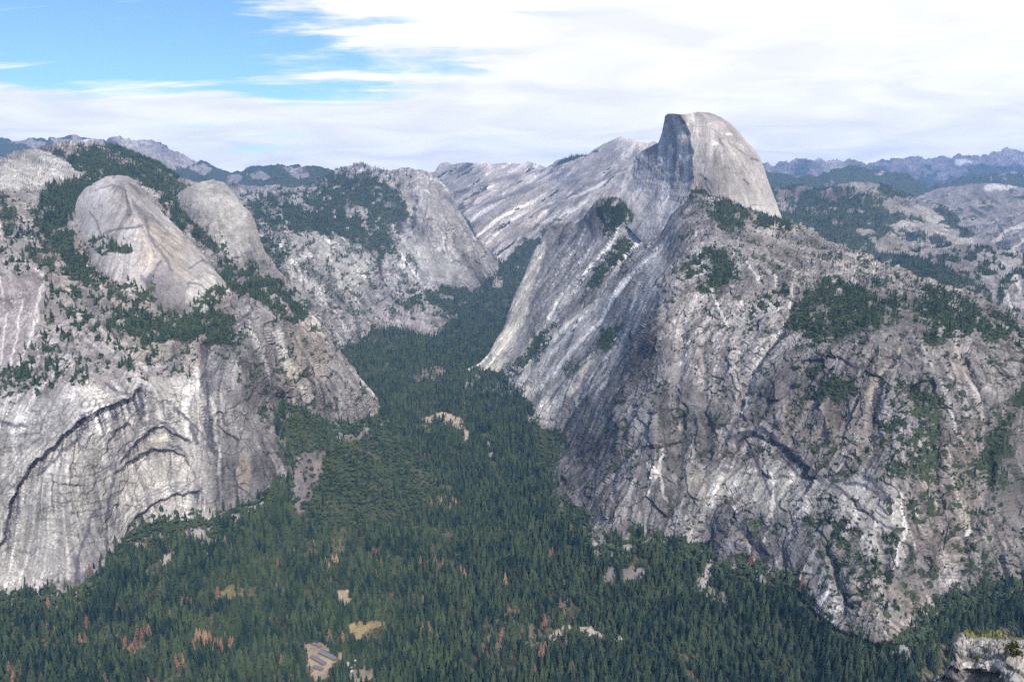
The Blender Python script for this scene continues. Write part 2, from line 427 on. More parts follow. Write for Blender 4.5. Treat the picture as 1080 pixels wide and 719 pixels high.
tal = (sstep(26, 4, fb) * sstep(-6, 0, fb) * sstep(.05, .55, pnoise(gpx, gpy, 11, 4, 51, gain=.65)))
galb = galb * (1 - tal[..., None]) + np.array((.30, .28, .27)) * (1 + .35 * fbm(gP, 9, 3, 36))[..., None] * tal[..., None]
clear = np.maximum(clear, tal * .8)
gveg = np.clip(.62 - clear * .9 - opn * .35 + .1 * tn, 0, 1)
ground = grid_mesh('ground', gP, galb, gveg, M_GROUND, True); ground['kind'] = 'structure'
print('ground', round(time.time() - T0, 1))

# ------------------------------------------------------------------ mountains
GRAN = np.array((.300, .277, .275)); WARM = np.array((.37, .316, .264)); DARK = np.array((.115, .11, .125)); WHITE = np.array((.62, .595, .56)); MAUVE = np.array((.27, .235, .245))
VEG_PTS = []                       # (points, size class) gathered for the forest and shrub cover

def rock_colour(s, streak=.16, speck=.22, cell=(1.3, 3.0), ln=(26, 60), frac=1.0, fdir=None, scale=1.0, chute=1.0):
    P = s.P0
    s.fd, s.ft, s.fc = facets(P / scale, (0, 0, 1), .42, s.seed)
    if fdir is not None:
        q = facets(P / scale, fdir[0], .3, s.seed + 100); k = fdir[1]
        s.fd = s.fd * (1 - k) + q[0] * k; s.ft = s.ft * (1 - k) + q[1] * k; s.fc = s.fc * (1 - k) + q[2] * k
    s.fd = s.fd * frac
    s.l1 = s.lic(cell[0], ln[0] * .6, s.seed); s.l2 = s.lic(cell[1], ln[1] * .6, s.seed + 1); s.l3 = s.lic(cell[1] * 2.6, ln[1] * .9, s.seed + 2)
    pa = sstep(-.5, .6, pnoise(s.PX, s.PY, 26, 3, s.seed + 4)); pb = sstep(-.5, .6, pnoise(s.PX, s.PY, 40, 3, s.seed + 5))
    s.patch = pa
    m1 = pnoise(s.PX, s.PY, 3.2, 3, s.seed + 2, gain=.7); m2 = pnoise(s.PX, s.PY, 11, 4, s.seed + 3, gain=.65); m3 = pnoise(s.PX, s.PY, 48, 4, s.seed + 6)
    t = streak * (.55 * s.l1 * pa + .65 * s.l2 * pb + .35 * s.l3) + speck * (.28 * m1 + .66 * m2) + .22 * m3
    t = t - .55 * sstep(.5, 1.7, s.l2 * .8 + .5 * m2) * pa - .35 * sstep(.6, 1.6, s.l3 + .5 * m2) * pb + .35 * sstep(.7, 1.8, -s.l2 - .4 * m2) * pb
    s.l4 = s.lic(1.7, 95 if s.PX.size > 150000 else 50, s.seed + 3)
    t = t + chute * (.60 * sstep(.9, 2.3, s.l4 + .35 * m2) * pb - .60 * sstep(.8, 2.2, -s.l4 + .35 * m2) * pa)
    t = t * 1.6 + frac * s.ft * 1.3 - .9 * min(frac, 1.0) * s.fc * sstep(-.6, .5, m2 + .5 * m3)  # dark cracks, with their shadow deepened in the rock colour
    w = sstep(-.3, .8, pnoise(s.PX, s.PY, 70, 4, s.seed + 8) + .15 * s.l3)
    s.alb = (GRAN * (1 - .6 * w[..., None]) + WARM * .9 * .6 * w[..., None]) * np.exp(np.clip(t - .16, -1.8, .75))[..., None]
    s.veg = np.zeros(s.PX.shape)

def tint(s, m, col, k=1.0, keep=.55):
    """stains, also painted-in light and shade: blend towards a colour, keeping some of the rock's own variation"""
    m = (np.clip(m, 0, 1) * k)[..., None]
    lum = s.alb.mean(-1, keepdims=True) / GRAN.mean()
    s.alb = s.alb * (1 - m) + np.array(col) * (keep * lum + 1 - keep) * m

def pm(s, poly, soft=3, amp=4, size=10, seed=0):
    return sstep(-soft, soft, poly_sd(s.PX, s.PY, poly) + amp * (pnoise(s.PX, s.PY, size, 5, seed + s.seed, gain=.7) * 1.0 + .5 * pnoise(s.PX, s.PY, size * 2.6, 3, seed + s.seed + 40)))

def lm(s, line, w, amp=1.5, size=7, seed=0, taper=False):
    q = seed + s.seed
    d, t, _ = line_d(s.PX + amp * pnoise(s.PX, s.PY, size, 3, q), s.PY + amp * pnoise(s.PX, s.PY, size, 3, q + 31), line)
    ww = w * 1.25 * np.maximum(.25, 1 + .55 * pnoise(s.PX, s.PY, 6, 3, q + 9))
    if taper: ww = ww * (1 - .6 * np.abs(2 * t - 1))
    return 1 - sstep(ww * .5, ww * 1.1 + .5, d)

def add_veg(s, m): s.veg = np.maximum(s.veg, m)

def forest_mask(s, poly, v, k, soft=9, amp=11, hole=.85):
    """a stand of trees: thins out at its rim and has holes where rock shows"""
    sd = poly_sd(s.PX, s.PY, poly)
    n = pnoise(s.PX, s.PY, 9, 5, k + s.seed, gain=.75); n2 = pnoise(s.PX, s.PY, 26, 3, k + s.seed + 40)
    m = sstep(-soft, soft, sd + amp * (.9 * n + .8 * n2 - .25 * s.l3)) * (1 - hole * sstep(.02, .5, pnoise(s.PX, s.PY * 1.3, 8, 4, k + s.seed + 70, gain=.7) + .25 * s.l3))
    fr = sstep(-26, 2, sd) * sstep(.15, .7, n + .3 * s.fc) * .55
    s.veg = np.maximum(s.veg, np.maximum(m, fr) * v)

def scatter(s, spacing, size, cls, dens=None, lim=60000, thr=.25):
    """plants where the cover grows: points on the surface, spacing in metres"""
    gu = np.gradient(s.P, axis=1); gv = np.gradient(s.P, axis=0)
    horiz = np.abs(gu[..., 0] * gv[..., 1] - gu[..., 1] * gv[..., 0]) + .25 * np.linalg.norm(np.cross(gu, gv), axis=-1)
    v = s.veg if dens is None else dens
    p = np.clip((v - thr) / (1 - thr), 0, 1) * horiz / spacing ** 2
    n = RNG.poisson(np.clip(p, 0, 6))
    ii, jj = np.nonzero(n)
    k = n[ii, jj]; ii = np.repeat(ii, k); jj = np.repeat(jj, k)
    if len(ii) > lim:
        q = RNG.permutation(len(ii))[:lim]; ii = ii[q]; jj = jj[q]
    a = RNG.random(len(ii))[:, None] - .5; b = RNG.random(len(ii))[:, None] - .5
    pts = s.P[ii, jj] + gu[ii, jj] * a + gv[ii, jj] * b
    sz = size * (.55 + .75 * RNG.random(len(ii)))
    VEG_PTS.append((pts, sz, cls))
    print('  ', s.name, cls, len(pts))

def relief(s, big=18, mid=7, fine=2.2, lic=3.0, tiny=1.0, zs=.45, damp=None, ledge=1.0):
    Q = s.P0 * np.array([1, 1, zs])
    Q = Q + 9 * np.stack([fbm(s.P0, 50, 2, 3), fbm(s.P0, 50, 2, 4), 0 * s.PX], -1)
    d = fbm(Q, 260, 3, s.seed + 60) * big + fbm(Q, 80, 4, s.seed + 61, ridged=True) * mid * .35 + fbm(Q, 26, 3, s.seed + 62, ridged=True) * fine * .7 + s.fd
    d = d + fbm(s.P0, 11, 3, s.seed + 63, .7) * tiny * 1.1
    d = d + lic * (.16 * s.l1 * s.patch + .22 * s.l2 * s.patch + .55 * s.l3)
    # ledges: each storey of the cliff leans out and breaks back
    for h, k, sd in ((70, 5.0, 5), (27, 2.2, 6)):
        f = s.P0[..., 2] / h + 2.2 * fbm(s.P0 * np.array([1, 1, .3]), 170, 3, s.seed + sd) + .5 * fbm(s.P0, 30, 2, s.seed + sd + 2)
        f = f - np.floor(f); saw = np.where(f < .82, f / .82, (1 - f) / .18)
        d = d - ledge * k * saw * sstep(-.1, .35, fbm(s.P0, 140, 3, s.seed + sd + 4))
    if damp is not None: d = d * damp
    s.displace(d)

# ---- left wall: Royal arches, column, terraces
topL = [(-320, 200), (-140, 172), (0, 166), (12, 163), (25, 158), (45, 153), (60, 152), (75, 149), (100, 150), (115, 153), (140, 160), (160, 168), (175, 177), (188, 187), (205, 196), (225, 206), (245, 220), (262, 240), (276, 258),
        (284, 272), (292, 284), (303, 297), (316, 312), (328, 326), (338, 340), (350, 357), (362, 374), (376, 392), (388, 408), (398, 422), (406, 434), (412, 446)]
botL = [(-320, 690), (-140, 668), (0, 655), (70, 658), (110, 645), (140, 610), (170, 588), (210, 583), (250, 572), (290, 550), (318, 520), (345, 485), (375, 475), (406, 455), (412, 456)]
ctrlL = base_ctrl(BASE_L) + [(-320, 450, 1830), (-320, 200, 3000), (-100, 430, 1850), (-100, 300, 2250), (-100, 172, 3400),
    (0, 520, 1870), (0, 440, 1905), (0, 405, 1990), (0, 340, 2200), (0, 290, 2350), (0, 240, 2650), (0, 200, 3000), (0, 165, 3500),
    (40, 470, 1890), (70, 500, 1870), (80, 440, 1905), (80, 405, 1970), (60, 340, 2230), (60, 280, 2520), (60, 220, 2950), (60, 155, 4200),
    (120, 450, 1990), (150, 490, 2085), (150, 405, 2090), (150, 370, 2250), (150, 320, 2480), (150, 270, 2800), (150, 220, 3200), (150, 166, 4400),
    (205, 480, 2150), (205, 400, 2185), (205, 372, 2280), (220, 330, 2550), (220, 290, 2900), (215, 250, 3250), (200, 193, 4400),
    (245, 480, 2130), (250, 400, 2180), (250, 358, 2250), (265, 342, 2330), (230, 380, 2230),
    (280, 470, 2230), (282, 400, 2290), (290, 340, 2480), (280, 300, 2900), (284, 272, 3600), (310, 312, 3250), (330, 350, 2900), (330, 400, 2650), (355, 366, 3150), (365, 415, 2850), (397, 422, 3170), (306, 360, 2600), (310, 410, 2450),
    (250, 275, 3300), (240, 216, 4200)]
ARCHES = [([(-20, 610), (2, 568), (12, 522), (36, 488), (58, 468), (82, 444), (108, 430), (140, 420), (148, 404)], 4.6, 13),
          ([(110, 478), (121, 452), (136, 446)], 3.0, 6),
          ([(122, 496), (140, 470), (155, 456), (172, 450), (186, 458), (204, 469)], 2.6, 8),
          ([(114, 502), (128, 494), (148, 480), (164, 474), (182, 474), (196, 480), (201, 490)], 2.6, 9),
          ([(124, 580), (136, 556), (152, 536), (168, 528), (186, 521), (216, 519)], 3.0, 10)]
def broken(x, y):
    a_ = pnoise(x, y * .35, 9, 2, 77); b_ = pnoise(x * .35, y, 9, 2, 78)
    return x + np.round(b_ * 2.4) * .7, y + np.round(a_ * 2.4) * .9
def dmL(s):
    D = s.D
    b_ = np.array([(x, y) for x, y, z in BASE_L if not 290 < x < 309.5 or y < 430]); b_ = b_[np.argsort(b_[:, 0])]
    D = D + 5.0 * np.maximum(s.PY - np.interp(s.PX, b_[:, 0], b_[:, 1]) - 2, 0) * (s.PX < 280)
    wv = pnoise(s.PX, s.PY, 25, 3, 77) * 2.5
    for line, w, dep in ARCHES:                    # the exfoliated shells: rock below each arch stands back
        d, t, sg = line_d(*broken(s.PX, s.PY), line)
        below = np.where(sg > 0, 1, 0)
        D = D + 1.5 * dep * below * np.exp(-(np.maximum(d, 0) / 40.0) ** 2) * sstep(0, 1.6, d) * sstep(0, .1, t) * sstep(1, .93, t)
    g, t, _ = line_d(s.PX, s.PY, [(216, 366), (217, 400), (219, 440), (224, 480)])
    D = D + 45 * np.exp(-(g / 5.0) ** 2) * (1 - .6 * t)
    g, t, _ = line_d(s.PX, s.PY, [(283, 345), (290, 372), (294, 400)])
    D = D + 25 * np.exp(-(g / 5.0) ** 2)
    D = D - 110 * np.exp(-((s.PX - 40) / 32) ** 2 - ((s.PY - 178) / 15) ** 2)
    return D
L1 = Layer('cliff_terrain', topL, ctrlL, -320, 412, botL, 0.95, 470, .9, 3, (14, 120), dmL)
rock_colour(L1, .15, .26, frac=.85)
s = L1
steep = np.clip(-s.normals()[..., 2] + .62, 0, 1)
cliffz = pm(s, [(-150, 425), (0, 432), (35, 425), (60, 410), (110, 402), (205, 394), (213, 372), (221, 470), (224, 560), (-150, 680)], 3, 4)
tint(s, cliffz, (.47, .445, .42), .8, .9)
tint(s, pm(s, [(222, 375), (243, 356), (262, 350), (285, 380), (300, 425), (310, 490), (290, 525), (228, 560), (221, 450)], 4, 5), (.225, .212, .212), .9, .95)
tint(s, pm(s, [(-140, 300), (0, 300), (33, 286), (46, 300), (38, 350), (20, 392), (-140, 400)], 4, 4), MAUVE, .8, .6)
for ln, w in (([(44, 302), (40, 330), (33, 360), (22, 390)], 1.5), ([(8, 330), (4, 360), (0, 385)], 1), ([(24, 320), (20, 350), (12, 385)], 1.0)): tint(s, lm(s, ln, w), WHITE, .7)
tint(s, pm(s, [(78, 600), (80, 568), (100, 528), (117, 519), (120, 540), (112, 575), (108, 604), (92, 628), (78, 628)], 4, 8), (.20, .19, .20), .65, .8)
tint(s, pm(s, [(0, 425), (60, 412), (100, 425), (60, 455), (20, 475), (-10, 480)], 4, 6), (.24, .235, .24), .6, .8)
vst = s.lic(1.1, 70, 91)
tint(s, cliffz * sstep(.3, 1.5, vst), (.19, .18, .185), .7, .6)
tint(s, cliffz * sstep(.7, 1.8, -vst), (.55, .53, .50), .5, .6)
tint(s, pm(s, [(78, 452), (84, 436), (112, 426), (142, 420), (147, 404), (151, 405), (152, 437), (120, 446), (95, 455), (84, 460)], 2.5, 4) * sstep(-.4, .5, vst + .4 * pnoise(s.PX, s.PY, 10, 3, 45)), (.075, .07, .10), .92, .3)
tint(s, pm(s, [(158, 420), (180, 420), (196, 440), (186, 446), (160, 438)], 3, 5) * sstep(-.3, .8, vst), (.11, .105, .13), .6, .4)
tint(s, pm(s, [(140, 478), (158, 462), (176, 458), (176, 470), (158, 476), (140, 492)], 3, 3), (.50, .45, .37), .7, .6)
tint(s, pm(s, [(250, 480), (262, 478), (268, 505), (258, 520), (250, 505)], 3, 4), (.44, .37, .29), .6, .6)
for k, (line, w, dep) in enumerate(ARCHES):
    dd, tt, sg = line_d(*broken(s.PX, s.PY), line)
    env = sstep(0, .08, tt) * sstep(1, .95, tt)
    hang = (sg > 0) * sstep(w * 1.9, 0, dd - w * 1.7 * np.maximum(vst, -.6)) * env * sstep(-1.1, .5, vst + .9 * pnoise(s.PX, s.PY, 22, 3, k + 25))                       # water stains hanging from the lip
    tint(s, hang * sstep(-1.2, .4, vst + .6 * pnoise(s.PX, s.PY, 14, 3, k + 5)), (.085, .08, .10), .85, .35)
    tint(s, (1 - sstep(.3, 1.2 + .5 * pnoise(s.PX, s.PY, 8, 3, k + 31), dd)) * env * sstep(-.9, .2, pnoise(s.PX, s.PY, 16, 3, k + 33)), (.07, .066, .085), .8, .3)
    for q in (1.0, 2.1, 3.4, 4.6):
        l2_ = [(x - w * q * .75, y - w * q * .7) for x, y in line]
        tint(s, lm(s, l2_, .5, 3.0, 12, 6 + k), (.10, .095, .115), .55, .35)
for ln, w in (([(112, 404), (124, 412), (138, 416)], 1.6), ([(148, 406), (150, 425), (150, 446)], 2.2), ([(216, 366), (216, 400), (219, 432), (222, 470)], 3.5), ([(0, 445), (12, 447), (26, 450)], 2.2), ([(40, 500), (62, 478), (84, 462)], 1.8),  # widest line paints the gully's shade between arches and column
              ([(185, 430), (200, 445), (208, 468)], 1.8), ([(53, 500), (55, 540)], .9), ([(100, 540), (84, 580), (80, 620)], 1.6), ([(118, 505), (112, 545), (114, 590)], 1.6)):
    tint(s, lm(s, ln, w, 1.5, 8, 2), (.085, .082, .10), .8, .35)
for ln, w in (([(292, 350), (306, 385), (318, 410)], 2.2), ([(378, 396), (394, 418)], 2), ([(225, 420), (230, 500)], 1.4), ([(330, 335), (345, 365)], 1.5)): tint(s, lm(s, ln, w), WHITE, .8)
tint(s, pm(s, [(300, 345), (330, 350), (345, 380), (330, 420), (300, 415)], 5, 7), WARM, .4, .7)
# white dome and forest
tint(s, pm(s, [(-140, 190), (0, 178), (12, 168), (28, 161), (45, 157), (57, 160), (68, 170), (84, 177), (92, 184), (60, 190), (30, 200), (0, 203), (-140, 210)], 2, 3), (.52, .50, .475), .9, .95)
FOR_L = [[(62, 158), (75, 150), (100, 150), (125, 154), (150, 163), (170, 174), (190, 187), (210, 198), (262, 240), (284, 272), (255, 280), (232, 285), (213, 258), (187, 235), (165, 212), (140, 186), (110, 182), (97, 183), (84, 176)],
         [(50, 190), (97, 183), (112, 186), (85, 208), (77, 237), (93, 258), (140, 264), (146, 272), (110, 282), (127, 293), (132, 304), (112, 312), (86, 296), (66, 283), (50, 270), (26, 238), (20, 222)],
         [(130, 345), (133, 320), (148, 300), (160, 310), (172, 330), (192, 330), (212, 318), (240, 326), (263, 346), (250, 357), (232, 368), (205, 366), (160, 366), (135, 358)],
         [(228, 272), (252, 276), (275, 284), (296, 292), (314, 314), (322, 326), (308, 342), (292, 346), (278, 322), (254, 310), (222, 304)],
         [(-140, 398), (0, 396), (26, 387), (37, 398), (20, 410), (-10, 416), (-140, 420)],
         [(0, 205), (20, 205), (40, 240), (20, 246), (0, 240)]]
for k, pl in enumerate(FOR_L): forest_mask(s, pl, .92 if k != 5 else .6, k, hole=.45 if k < 2 else .75)
ledge = pm(s, [(-140, 235), (30, 240), (70, 270), (120, 300), (150, 330), (130, 360), (210, 372), (205, 394), (100, 404), (55, 412), (30, 420), (-140, 430), (-140, 402), (20, 395), (45, 340), (48, 290), (0, 290), (-140, 290)], 6, 8)
spk = sstep(.12, .5, pnoise(s.PX, s.PY, 7, 4, 88))
add_veg(s, ledge * sstep(-.1, .5, pnoise(s.PX, s.PY * 1.2, 6, 4, 88, gain=.65)) * .85)
sp2 = pm(s, [(284, 280), (330, 335), (400, 425), (340, 440), (300, 420), (268, 345), (250, 350), (230, 380), (300, 480), (290, 510)], 6, 6) * sstep(.25, .6, pnoise(s.PX, s.PY, 6, 4, 89))
add_veg(s, sp2 * .6)
s.veg *= 1 - .95 * pm(s, [(-140, 176), (0, 172), (12, 166), (28, 160), (48, 158), (66, 170), (90, 184), (50, 190), (25, 200), (-140, 210)], 2, 2)
b_ = np.array([(x, y) for x, y, z in BASE_L if not 290 < x < 309.5 or y < 430]); b_ = b_[np.argsort(b_[:, 0])]
ft_ = np.interp(s.PX, b_[:, 0], b_[:, 1]) - s.PY
add_veg(s, (s.PX < 275) * sstep(16, 2, ft_) * sstep(.0, .5, pnoise(s.PX, s.PY, 9, 4, 98) + .2 - ft_ / 24) * .8)
soft = 1 - .35 * sstep(.3, .8, s.veg)
s.fd = s.fd * (1 - .55 * cliffz); relief(s, 14, 9, 2.6, 2.6, 1.0, .35, soft)
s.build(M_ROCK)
scatter(s, 13, 20, 'pine', lim=16000, thr=.3)
scatter(s, 10, 6, 'bush', lim=22000, thr=.15)
print('L1', round(time.time() - T0, 1))

def dome(name, top, ctrl, x0, x1, bot, seed, crest, dx=.8, nr=200):
    s = Layer(name, top, ctrl, x0, x1, bot, dx, nr, .6, seed, crest)
    return s
# ---- North dome
topN = [(66, 262), (74, 248), (78, 238), (80, 222), (84, 209), (92, 198), (101, 191), (112, 186), (124, 184), (134, 185.5), (143, 190), (151, 198), (160, 210), (172, 225), (186, 239), (200, 252), (213, 264), (222, 276), (230, 288), (238, 297), (248, 306)]
botN = [(66, 285), (90, 304), (110, 322), (130, 350), (200, 360), (230, 340), (248, 322)]
ctrlN = [(127, 184, 2960), (100, 191, 2930), (78, 238, 2920), (127, 215, 2800), (127, 240, 2720), (110, 265, 2610), (88, 258, 2700), (95, 280, 2600), (140, 302, 2510), (112, 318, 2560), (112, 290, 2545), (150, 235, 2740), (150, 262, 2640), (170, 225, 2900), (140, 285, 2570), (160, 300, 2520), (150, 320, 2500), 
         (185, 280, 2620), (185, 320, 2500), (200, 252, 2860), (222, 276, 2850), (215, 310, 2590), (230, 300, 2680), (238, 297, 2800), (215, 335, 2560), (190, 345, 2560), (125, 345, 2560), (66, 285, 3000), (248, 322, 2750), (175, 262, 2690)]
s = ND = Layer('granite_dome', topN, ctrlN, 66, 248, botN, .75, 210, .6, 13, (11, 55))
rock_colour(s, .15, .14, (1.2, 2.6), (26, 60), .28, None, 1.6, .3)
s.alb *= 1.24
tint(s, pm(s, [(150, 240), (165, 235), (180, 262), (200, 290), (185, 300), (150, 275)], 6, 6), WARM, .6, .7)  # warm tone of the sunlit face painted into the colour
tint(s, pm(s, [(84, 215), (110, 200), (120, 225), (110, 250), (90, 245)], 8, 6), (.26, .25, .255), .6, .8)  # left side painted greyer, as the shaded flank
tint(s, pm(s, [(155, 290), (180, 283), (185, 320), (165, 325), (152, 310)], 4, 5), (.215, .205, .215), .7, .8)
tint(s, pm(s, [(154, 296), (170, 278), (196, 292), (200, 316), (188, 345), (160, 340)], 2.5, 4, 9), (.215, .195, .195), .75, .8)
tint(s, pm(s, [(196, 318), (200, 298), (224, 290), (230, 300), (215, 312)], 3, 4), WHITE, .4, .7)
for ln, w in (([(112, 245), (130, 240), (150, 239)], 1.2), ([(169, 277), (158, 290), (153, 310)], 1.6), ([(200, 282), (214, 274), (222, 276)], 1.0), ([(100, 200), (116, 196), (132, 200)], .8), ([(96, 225), (104, 235), (108, 248)], 1.2), ([(118, 244), (134, 240), (150, 241)], .6), ([(153, 230), (156, 245), (165, 262), (180, 282)], 1.5), ([(200, 298), (214, 300), (222, 312)], 1.2), ([(150, 292), (156, 300), (152, 318)], 1.8)): tint(s, lm(s, ln, w), DARK, .7, .4)
add_veg(s, sstep(.45, .75, pnoise(s.PX, s.PY, 5, 3, 15)) * .5 * sstep(8, 2, s.PY - np.interp(s.PX, *np.array(topN).T)) * (s.PX < 150))
forest_mask(s, [(82, 254), (96, 249), (112, 250), (128, 254), (146, 262), (138, 270), (110, 270), (88, 264)], .95, 3, 3, 4); forest_mask(s, [(80, 300), (112, 296), (135, 302), (152, 304), (155, 318), (170, 335), (150, 350), (100, 330)], .8, 4, 5, 7); forest_mask(s, [(196, 325), (230, 300), (248, 300), (248, 322), (215, 335)], .7, 5, 5, 6)
relief(s, 8, 3, 1.0, 1.4, .4, .4, None, .3); s.build(M_ROCK); scatter(s, 12, 18, 'pine', lim=3000)
# ---- Basket dome
topB = [(176, 222), (183, 208), (194, 198), (209, 191), (224, 188.5), (236, 193), (246, 203), (257, 216), (265, 223), (270, 236), (275, 254), (283, 272), (287, 284)]
botB = [(176, 250), (200, 290), (250, 310), (287, 296)]
ctrlB = [(225, 188, 3700), (190, 202, 3720), (176, 222, 3800), (210, 215, 3480), (235, 215, 3460), (255, 218, 3560), (240, 240, 3350), (262, 240, 3420), (200, 240, 3420), (210, 265, 3300), (240, 265, 3270), (260, 268, 3300), (276, 262, 3480), (285, 280, 3500), (250, 300, 3250), (200, 285, 3350), (176, 250, 3700)]
s = BD = Layer('granite_dome', topB, ctrlB, 176, 287, botB, .75, 150, .4, 17, (15, 90))
rock_colour(s, .10, .28, (1.3, 3), (14, 40), .4, None, 1, .4); tint(s, s.veg + 1, (.43, .41, .385), .8, 1.0)
tint(s, pm(s, [(215, 252), (245, 250), (270, 262), (276, 280), (230, 290)], 4, 6), (.24, .23, .235), .5, .8)
add_veg(s, sstep(.05, .5, pnoise(s.PX, s.PY, 6, 4, 16)) * pm(s, [(176, 225), (190, 225), (210, 240), (232, 250), (240, 262), (225, 275), (200, 290), (176, 280)], 6, 6) * .9)
relief(s, 10, 5, 1.6, 1.6, .8, .6); s.build(M_ROCK); scatter(s, 12, 18, 'pine', lim=3000)
print('domes', round(time.time() - T0, 1))

# ---- canyon north wall and the square-topped mountain above it
topW = [(170, 190), (184, 186), (205, 191), (230, 196), (260, 197), (300, 197), (325, 195), (342, 189), (353, 181.5), (363, 177.5), (372, 175), (385, 174), (400, 176.5), (420, 179), (434, 179.5), (446, 181), (454, 183), (460, 187), (467, 194), (475, 203), (481, 216), (490, 231), (500, 247), (513, 263), (521, 273), (528, 284)]
botW = [(170, 300), (280, 345), (330, 400), (400, 392), (460, 385), (490, 335), (510, 315), (528, 298)]
ctrlW = [(180, 190, 6800), (180, 260, 5200), (260, 198, 7200), (340, 190, 7400), (385, 175, 7200), (441, 181, 6950), (457, 184, 6850), (475, 203, 6800), (490, 231, 6700), (513, 263, 6900), (520, 274, 7000), (415, 192, 6850), (430, 235, 6420), (400, 230, 6350), (460, 255, 6350), (500, 280, 6500), (300, 238, 5250), (260, 230, 5700),
         (350, 250, 5350), (320, 262, 4950), (400, 280, 5750), (350, 300, 4850), (300, 290, 4650), (430, 310, 5700), (460, 352, 5070), (400, 357, 4900), (372, 368, 4680), (340, 350, 4420), (380, 330, 4800), (420, 335, 5150), (488, 306, 6050), (516, 279, 6900), (400, 385, 4850), (460, 380, 4950), (330, 390, 4300),
         (440, 200, 6650), (450, 220, 6500), (470, 230, 6450), (440, 285, 6100), (390, 262, 5900), (300, 320, 4400), (402, 305, 5500), (396, 290, 5750)]
def dmW(s):
    D = s.D
    for ln, w, dep in (([(398, 262), (400, 285), (404, 300), (414, 312)], 6, 70), ([(396, 300), (388, 330), (394, 350)], 5, 50), ([(262, 250), (290, 290), (330, 340)], 6, 40), ([(430, 190), (440, 225), (456, 252), (470, 275)], 4, 18), ([(448, 185), (460, 220), (480, 260)], 3, 12)):
        g, t, _ = line_d(s.PX, s.PY, ln); D = D + dep * np.exp(-(g / w) ** 2)
    return D
s = WK = Layer('canyon_wall_terrain', topW, ctrlW, 170, 528, botW, .85, 240, .7, 23, (10, 200), dmW)
rock_colour(s, .17, .34, (1.2, 2.4), (14, 34), 1.1, None, 1.5); tint(s, np.ones(s.PX.shape), (.28, .272, .28), .6, 1.0)
tint(s, pm(s, [(412, 190), (425, 184), (448, 182), (460, 190), (475, 210), (495, 250), (512, 270), (500, 285), (470, 262), (448, 235), (428, 225), (415, 205)], 4, 5), (.37, .345, .315), .6, .8)
tint(s, sstep(.6, 1.5, s.l1) * pm(s, [(412, 190), (448, 182), (475, 210), (500, 255), (470, 262), (428, 225)], 4, 5), (.22, .20, .20), .5, .6)
tint(s, pm(s, [(305, 236), (345, 240), (395, 270), (392, 300), (360, 310), (330, 270)], 6, 6), (.43, .42, .40), .6, .7)
tint(s, pm(s, [(415, 245), (480, 262), (500, 295), (450, 298), (425, 275)], 6, 8), (.43, .42, .40), .6, .7)
tint(s, pm(s, [(392, 310), (420, 300), (440, 330), (460, 350), (430, 357), (400, 352)], 3, 4), (.30, .275, .285), .8, .8)
tint(s, lm(s, [(345, 362), (366, 376), (382, 388), (397, 398)], 1.6), WHITE, .9)
FOR_W = [([(170, 190), (230, 198), (300, 199), (340, 190), (360, 184), (400, 190), (415, 200), (428, 228), (410, 242), (420, 262), (398, 266), (372, 258), (352, 246), (320, 236), (296, 238), (285, 250), (300, 270), (292, 300), (262, 265), (200, 260), (170, 250)], .86),
         ([(395, 262), (404, 264), (404, 290), (420, 308), (436, 302), (450, 310), (446, 330), (425, 318), (408, 312), (396, 290)], .8),
         ([(320, 268), (345, 285), (380, 300), (390, 320), (380, 345), (362, 330), (345, 312), (322, 290)], .52),
         ([(360, 180), (375, 177), (395, 180), (390, 188), (370, 190)], .6), ([(437, 300), (500, 304), (530, 300), (528, 330), (470, 390), (380, 400), (398, 360), (462, 352), (452, 325)], .9)]
for k, (pl, v) in enumerate(FOR_W): forest_mask(s, pl, v, k, 6, 8, .55)
pat = sstep(.1, .4, pnoise(s.PX, s.PY, 10, 4, 64)) * pm(s, [(170, 188), (350, 190), (350, 235), (250, 235), (170, 215)], 3, 3)
add_veg(s, sstep(.1, .45, pnoise(s.PX, s.PY, 5, 4, 63)) * .55 * (s.PX < 440))
s.veg *= 1 - .5 * pat * (s.PY < 215)
relief(s, 34, 24, 6, 6, 2, .6, 1 - .4 * sstep(.3, .8, s.veg)); s.build(M_ROCK)
scatter(s, 21, 24, 'pine', lim=16000, thr=.35); scatter(s, 24, 12, 'bush', lim=6000, thr=.2)
print('W', round(time.time() - T0, 1))

# ---- long granite ridge behind the canyon
topC = [(425, 196), (440, 189), (450, 184), (458, 180), (464, 173), (470, 170.5), (480, 172.5), (492, 171.5), (500, 172), (512, 170.5), (520, 173), (530, 171.5), (540, 172.5), (548, 171), (553, 172), (557, 169), (562, 172), (568, 174), (576, 175), (590, 169), (605, 164.5), (620, 162), (634, 152.5), (645, 147), (652, 144), (657, 143), (664, 146), (674, 150), (684, 152.5), (690, 149.5), (694, 152), (710, 156), (740, 170)]
botC = [(425, 240), (480, 270), (520, 300), (560, 320), (620, 290), (660, 270), (740, 270)]
ctrlC = [(440, 190, 11500), (470, 171, 11500), (520, 173, 11000), (556, 170, 10500), (576, 175, 9800), (605, 165, 9000), (635, 152, 8700), (657, 143, 8400), (692, 152, 8000), (480, 220, 9000), (500, 250, 8000), (530, 270, 7350), (560, 250, 7250), (600, 215, 7350), (650, 190, 7450),
         (580, 280, 6950), (540, 220, 8300), (600, 185, 8250), (700, 240, 6800), (545, 290, 6950), (740, 200, 7200), (430, 240, 9500), (520, 195, 9800)]
s = CR = Layer('ridge_terrain', topC, ctrlC, 425, 740, botC, .9, 150, .5, 29, (5, 120))
rock_colour(s, .10, .14, (1.5, 3.4), (18, 50), .25, None, 2.5); s.alb *= 1.22
ca, sa = math.cos(math.radians(33)), math.sin(math.radians(33))
bu = s.PX * ca - s.PY * sa; bv = s.PX * sa + s.PY * ca
